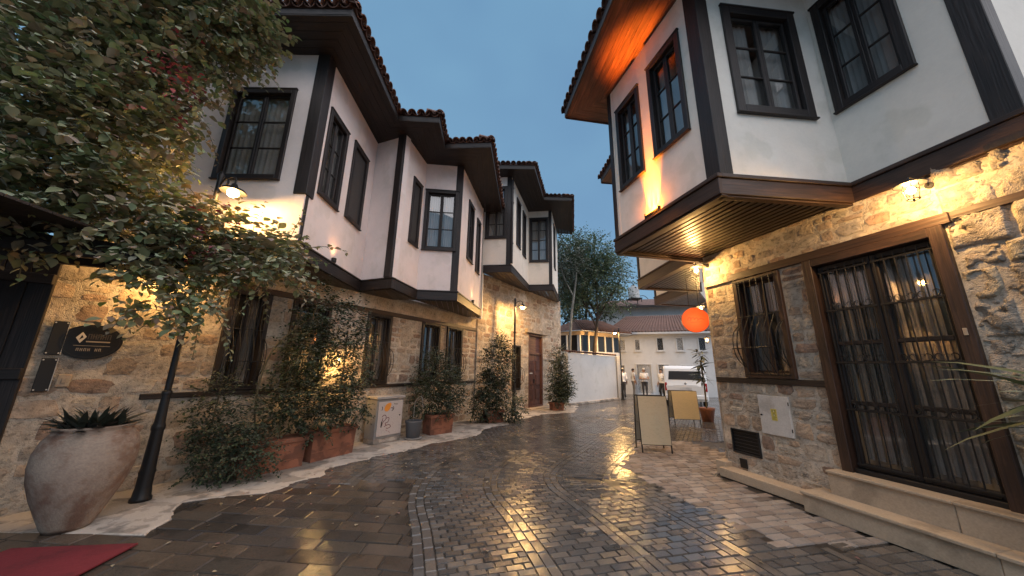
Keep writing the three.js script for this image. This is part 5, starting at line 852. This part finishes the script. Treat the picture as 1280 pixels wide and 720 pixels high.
tree('big dark leafy tree rising behind the whitewashed garden wall', [5.15, 0, -20.6], [[5.15, 0, -20.6], [5.1, 2.5, -20.6], [5.3, 4.2, -20.5], [5.45, 5.6, -20.6]], [[[5.3, 4.2, -20.5], [4.6, 5.6, -20.4], [3.9, 7.2, -20.3]], [[5.35, 4.6, -20.5], [6.2, 6.0, -20.7], [7.0, 7.3, -20.6]], [[5.4, 5.2, -20.5], [5.4, 7, -20.6], [5.2, 9, -20.6]], [[5.35, 4.8, -20.5], [4.9, 6.4, -21.2], [4.5, 8, -21.6]]],
  [[5.0, 7.2, -20.6, 1.5, 1.5, 1.3], [4.1, 7.6, -20.4, 1.1, 1.4, 1.0], [6.2, 7.6, -20.6, 1.1, 1.3, 1.0], [5.2, 8.9, -20.6, 1.3, 1.2, 1.1], [6.6, 6.0, -20.6, .7, .6, .6], [3.7, 6.0, -20.4, .8, .9, .8], [3.9, 9.4, -20.6, .9, .8, .8]], 2600, { ...TR, size: [.09, .16], colors: GREEN.mid });
tree('pale barked slender tree leaning beside the big dark tree', [3.35, 0, -18.9], [[3.3, 0, -18.9], [3.3, 2.5, -18.9], [3.45, 4.6, -18.9], [3.75, 6.6, -18.9], [3.85, 7.6, -18.9]], [[[3.6, 5.8, -18.9], [3.1, 6.8, -18.8], [2.8, 7.8, -18.8]]], [[3.4, 8.2, -19.0, .9, .9, .8], [2.9, 7.2, -19.2, .7, .8, .7]], 260, { ...TR, size: [.1, .16] }, M.barkPale, .11);
tree('loose dark tree with bare twigs topping the dark crown', [5.8, 0, -26.5], [[5.8, 0, -26.5], [5.9, 4, -26.5], [6.2, 8, -26.5], [6.4, 11, -26.5]], [[[6.1, 7, -26.5], [7.2, 9, -26.4], [8.0, 11.2, -26.3]], [[6.2, 8, -26.5], [5.2, 10, -26.5], [4.6, 12, -26.5]], [[6.4, 9, -26.5], [6.9, 11, -26.5], [7.0, 13, -26.5]]], [[6.0, 10.6, -26.5, 2.4, 1.6, 1.4], [8.3, 9.0, -26.3, 1.6, 1.2, 1.1], [4.4, 11.4, -26.5, 1.2, 1.4, 1.0]], 330, { ...TR, len: [.6, 1.5], step: .13 });
tree('low dark green trees massed behind the pavilion', [3.4, 0, -25.5], [[3.4, 0, -25.5], [3.4, 3, -25.5], [3.5, 6, -25.5]], [[[3.45, 4, -25.5], [4.6, 6, -25.5], [5, 7, -25.5]]], [[3.4, 6.6, -25.6, 1.8, 1.9, 1.2], [6.2, 6.4, -25.8, 1.9, 1.5, 1.1], [4.6, 7.9, -25.8, 1.6, 1.4, 1.1]], 700, { ...TR, size: [.16, .26] });
// ---------------------------------------------------------------- the white van
{
  const t = thing('white_van', 'white van parked tail first with a dark rear window', 'van', [8.1, 0, -15.9], -.43);
  const paint = mat('van_paint', [.68, .67, .65], { phys: true, roughness: .35, clearcoat: .6, clearcoatRoughness: .08 }), rubber = mat('tyre_rubber', [.02, .02, .02], { roughness: .9 }), red = mat('tail_lens', [.32, .02, .02], { roughness: .15 });
  // side profile: x = distance forward from the tail, y = height
  const s = new THREE.Shape(); s.moveTo(0, .38); s.lineTo(-.02, .95); s.quadraticCurveTo(.02, 1.05, .05, 1.15); s.lineTo(.2, 1.70); s.quadraticCurveTo(.26, 1.80, .42, 1.81); s.lineTo(2.5, 1.80); s.quadraticCurveTo(2.75, 1.76, 2.95, 1.58); s.lineTo(3.45, 1.12); s.quadraticCurveTo(4.2, 1.02, 4.35, .85); s.lineTo(4.4, .42); s.lineTo(3.95, .34); s.lineTo(.5, .34); s.closePath();
  const g = new THREE.ExtrudeGeometry(s, { depth: 1.58, bevelEnabled: true, bevelSize: .07, bevelThickness: .1, bevelSegments: 3, curveSegments: 6 }).rotateY(Math.PI / 2).translate(-.79, 0, 0); g.computeVertexNormals(); mk('body', g, paint, t);
  const tailZ = y => -(-.07 + (y < 1.15 ? 0.0 + (y - .95) * .2 : .05 + (y - 1.15) / .55 * .15));
  const quad = (x0, x1, y0, y1, o) => { const i0 = .02, a = tailZ(y0) + o, b = tailZ(y1) + o; return uvBox(polys([[[x0, y0, a], [x1, y0, a], [x1 - .05, y1, b], [x0 + .05, y1, b]], [[x0, y0, a - .03], [x0 + .05, y1, b - .03], [x1 - .05, y1, b - .03], [x1, y0, a - .03]], [[x0 + .05, y1, b], [x1 - .05, y1, b], [x1 - .05, y1, b - .03], [x0 + .05, y1, b - .03]], [[x0, y0, a - .03], [x1, y0, a - .03], [x1, y0, a], [x0, y0, a]]])); };
  mk('rear_window', quad(-.70, .70, 1.24, 1.63, .012), darkGlass, t); mk('number_plate', bx(.5, .11, .015, 0, .86, .085), M.white, t); mk('bumper', bx(1.74, .2, .14, 0, .48, .07, 0, .03), paint, t); mk('tailgate_trim', bx(1.0, .035, .02, 0, 1.0, .08), paint, t); mk('emblem', cyl(.05, .05, .012, 16).rotateX(Math.PI / 2), M.greyPaint, t, [0, 1.07, .082]);
  for (const k of [-1, 1]) { mk('tail_light', bx(.1, .38, .06, k * .82, .92, .055, 1, .02), red, t); mk('side_window', uvBox(polys([[[k * .897, 1.15, -.5], [k * .897, 1.15, -3.0], [k * .897, 1.62, -2.6], [k * .897, 1.65, -.55]]])), darkGlass, t); mk('door_mirror', bx(.16, .2, .1, k * 1.0, 1.2, -2.95, 0, .03), paint, t);
    for (const z of [-.85, -3.5]) { const w = new THREE.Group(); w.name = 'wheel'; w.position.set(k * .8, .32, z); t.add(w); mk('tyre', new THREE.TorusGeometry(.24, .085, 10, 24).rotateY(Math.PI / 2), rubber, w); mk('rim', cyl(.19, .19, .14, 18).rotateZ(Math.PI / 2), M.greyPaint, w); } }
}
// ---------------------------------------------------------------- people far down the street
function person(label, pos, turn, J, col, hairC, hatC) {
  const t = thing('person', label, 'person', pos, turn, 'people walking at the far end of the street'), N = 64, X = .62, Y0 = -.03, YH = 1.86, Z = .45;
  // J: joints; bones [a, b, ra, rb]
  const V = k => J[k], bones = [['hipC', 'chest', .135, .155], ['chest', 'neck', .15, .06], ['neck', 'head', .055, .06], ['head', 'crown', .088, .085], ['chest', 'shL', .12, .075], ['chest', 'shR', .12, .075], ['shL', 'elL', .06, .045], ['elL', 'wrL', .045, .03], ['shR', 'elR', .06, .045], ['elR', 'wrR', .045, .03], ['hipC', 'hipL', .13, .105], ['hipC', 'hipR', .13, .105], ['hipL', 'knL', .10, .065], ['knL', 'anL', .06, .042], ['hipR', 'knR', .10, .065], ['knR', 'anR', .06, .042], ['anL', 'toL', .045, .035], ['anR', 'toR', .045, .035], ['wrL', 'haL', .03, .034], ['wrR', 'haR', .03, .034]];
  const sd = (x, y, z, [a, b, ra, rb]) => { const A = V(a), B = V(b), bx_ = B[0] - A[0], by = B[1] - A[1], bz = B[2] - A[2], px = x - A[0], py = y - A[1], pz = z - A[2], h = clamp((px * bx_ + py * by + pz * bz) / (bx_ * bx_ + by * by + bz * bz + 1e-9), 0, 1); return Math.hypot(px - bx_ * h, py - by * h, (pz - bz * h) * 1.18) - lerp(ra, rb, h); };
  const smin = (a, b, k) => { const h = Math.max(k - Math.abs(a - b), 0) / k; return Math.min(a, b) - h * h * k * .25; };
  const mc = new MarchingCubes(N, new THREE.MeshBasicMaterial(), false, false, 60000); mc.isolation = 0;
  for (let k = 0; k < N; k++) for (let j = 0; j < N; j++) for (let i = 0; i < N; i++) { const x = (i / N * 2 - 1) * X, y = Y0 + j / N * YH, z = (k / N * 2 - 1) * Z; let d = 9; for (const b of bones) d = smin(d, sd(x, y, z, b), .05); mc.field[i + j * N + k * N * N] = -d; }
  mc.update(); const n = mc.count, p = new Float32Array(mc.positionArray.slice(0, n * 3)); for (let i = 0; i < n; i++) { p[3 * i] *= X; p[3 * i + 1] = Y0 + (p[3 * i + 1] + 1) / 2 * YH; p[3 * i + 2] *= Z; }
  let g = new THREE.BufferGeometry(); g.setAttribute('position', new THREE.BufferAttribute(p, 3)); g = mergeVertices(g, 1e-4); g.computeVertexNormals();
  const ex = []; for (const s of ['L', 'R']) { const h = V('ha' + s), w = V('wr' + s), d = new THREE.Vector3(h[0] - w[0], h[1] - w[1], h[2] - w[2]).normalize(); const sx = s === 'L' ? 1 : -1; for (let f = 0; f < 5; f++) { const L = [.05, .072, .08, .075, .058][f]; const c = new THREE.CapsuleGeometry(.0085, L, 2, 6).translate(0, L / 2, 0); const o = new THREE.Vector3((f - 2) * .017 * .4, 0, (f - 2) * .017); const dir = d.clone().add(new THREE.Vector3(-sx * .15, 0, f === 0 ? .9 : .1)).normalize(); c.applyQuaternion(new THREE.Quaternion().setFromUnitVectors(UPV, dir)); c.translate(h[0] + o.x + d.x * (f ? .02 : -.01), h[1] + o.y + d.y * (f ? .02 : -.01), h[2] + o.z * 1); ex.push(c); } }
  const hd = V('head'), f = 1; ex.push(new THREE.ConeGeometry(.016, .04, 6).rotateX(.3).translate(hd[0], hd[1] + .02, hd[2] + .092), ...[-1, 1].map(q => new THREE.SphereGeometry(.02, 6, 5).scale(.5, 1.2, .8).translate(hd[0] + q * .09, hd[1] + .02, hd[2])));
  const G = mergeGeometries([g, ...ex].map(q => { const r = q.index ? q.toNonIndexed() : q; for (const k of Object.keys(r.attributes)) if (!['position', 'normal'].includes(k)) r.deleteAttribute(k); return r; })), P = G.attributes.position, cc = new Float32Array(P.count * 3);
  const skin = [.30, .18, .12]; for (let i = 0; i < P.count; i++) { const x = P.getX(i), y = P.getY(i), z = P.getZ(i), q = [x, y, z], near = k => Math.hypot(x - V(k)[0], y - V(k)[1], z - V(k)[2]); let c = y > V('neck')[1] + .02 ? skin : y > V('hipC')[1] - .02 ? col.top : y > .1 ? col.legs : col.shoes; const arm = Math.min(near('elL'), near('wrL'), near('haL'), near('elR'), near('wrR'), near('haR')); const ar2 = Math.min(near('wrL'), near('haL'), near('wrR'), near('haR')); if (ar2 < .14) c = skin; else if (arm < .15 && Math.abs(x) > .19) c = col.sleeve ? skin : col.top; if (col.shorts && y < .5 && y > .1) c = skin; cc.set(c, i * 3); }
  G.setAttribute('color', new THREE.BufferAttribute(cc, 3)); mk('body', G, mat('person_surface', [1, 1, 1], { vertexColors: true, roughness: .85 }), t);
  mk('hair', new THREE.SphereGeometry(.106, 14, 10, 0, 6.3, 0, 1.7).rotateX(-.35).translate(hd[0], hd[1] + .05, hd[2] - .012), mat('hair', hairC, { roughness: .8 }), t);
  if (hatC) mk('cap', merge([new THREE.SphereGeometry(.112, 14, 8, 0, 6.3, 0, 1.4).translate(hd[0], hd[1] + .075, hd[2]), cyl(.06, .07, .012, 12, hd[0], hd[1] + .09, hd[2] + .11)]), mat('cap_cloth', hatC, { roughness: .9 }), t);
}
const pose = (o = {}) => ({ hipC: [0, .95, 0], chest: [0, 1.27, 0], neck: [0, 1.48, .01], head: [0, 1.60, .03], crown: [0, 1.68, .01], shL: [.18, 1.40, 0], shR: [-.18, 1.40, 0], elL: [.25, 1.13, -.02], elR: [-.25, 1.13, -.02], wrL: [.26, .88, .06], wrR: [-.26, .88, .06], haL: [.26, .80, .08], haR: [-.26, .80, .08], hipL: [.09, .90, 0], hipR: [-.09, .90, 0], knL: [.10, .50, .03], knR: [-.10, .50, .03], anL: [.10, .08, 0], anR: [-.10, .08, 0], toL: [.12, .035, .14], toR: [-.12, .035, .14], ...o });
person('person in white shirt and black trousers walking beside the garden wall', [6.9, 0, -21.1], 2.9, pose({ knL: [.09, .5, .14], anL: [.09, .1, .2], toL: [.1, .05, .33], knR: [-.09, .5, -.04], anR: [-.09, .12, -.25], toR: [-.1, .05, -.13], wrL: [.27, .9, -.1], haL: [.27, .82, -.1], wrR: [-.26, .9, .18], haR: [-.26, .83, .22] }), { top: [.62, .62, .64], legs: [.018, .018, .022], shoes: [.02, .02, .02] }, [.02, .016, .014], [.5, .42, .3]);
person('person in white top and black bag standing by the white house door', [8.25, 0, -23.0], 1.6, pose(), { top: [.6, .6, .6], legs: [.2, .2, .21], shoes: [.1, .1, .1], sleeve: 1 }, [.02, .016, .014]);
person('person in white shirt and dark shorts with hands joined by the white house', [8.6, 0, -22.0], -.3, pose({ wrL: [.08, 1.1, .24], haL: [.02, 1.12, .27], wrR: [-.08, 1.1, .24], haR: [-.02, 1.1, .28], elL: [.25, 1.12, .06], elR: [-.25, 1.12, .06] }), { top: [.62, .6, .58], legs: [.03, .03, .035], shoes: [.06, .05, .05], sleeve: 1, shorts: 0 }, [.02, .016, .014], [.45, .4, .34]);
person('person in white top reaching one arm out beside the van', [8.75, 0, -19.8], -1.2, pose({ elL: [.36, 1.22, .1], wrL: [.5, 1.06, .2], haL: [.56, 1.0, .23], knR: [-.1, .5, .1] }), { top: [.55, .55, .56], legs: [.02, .02, .022], shoes: [.02, .02, .02] }, [.02, .016, .014]);
renderer.render(scene, camera);
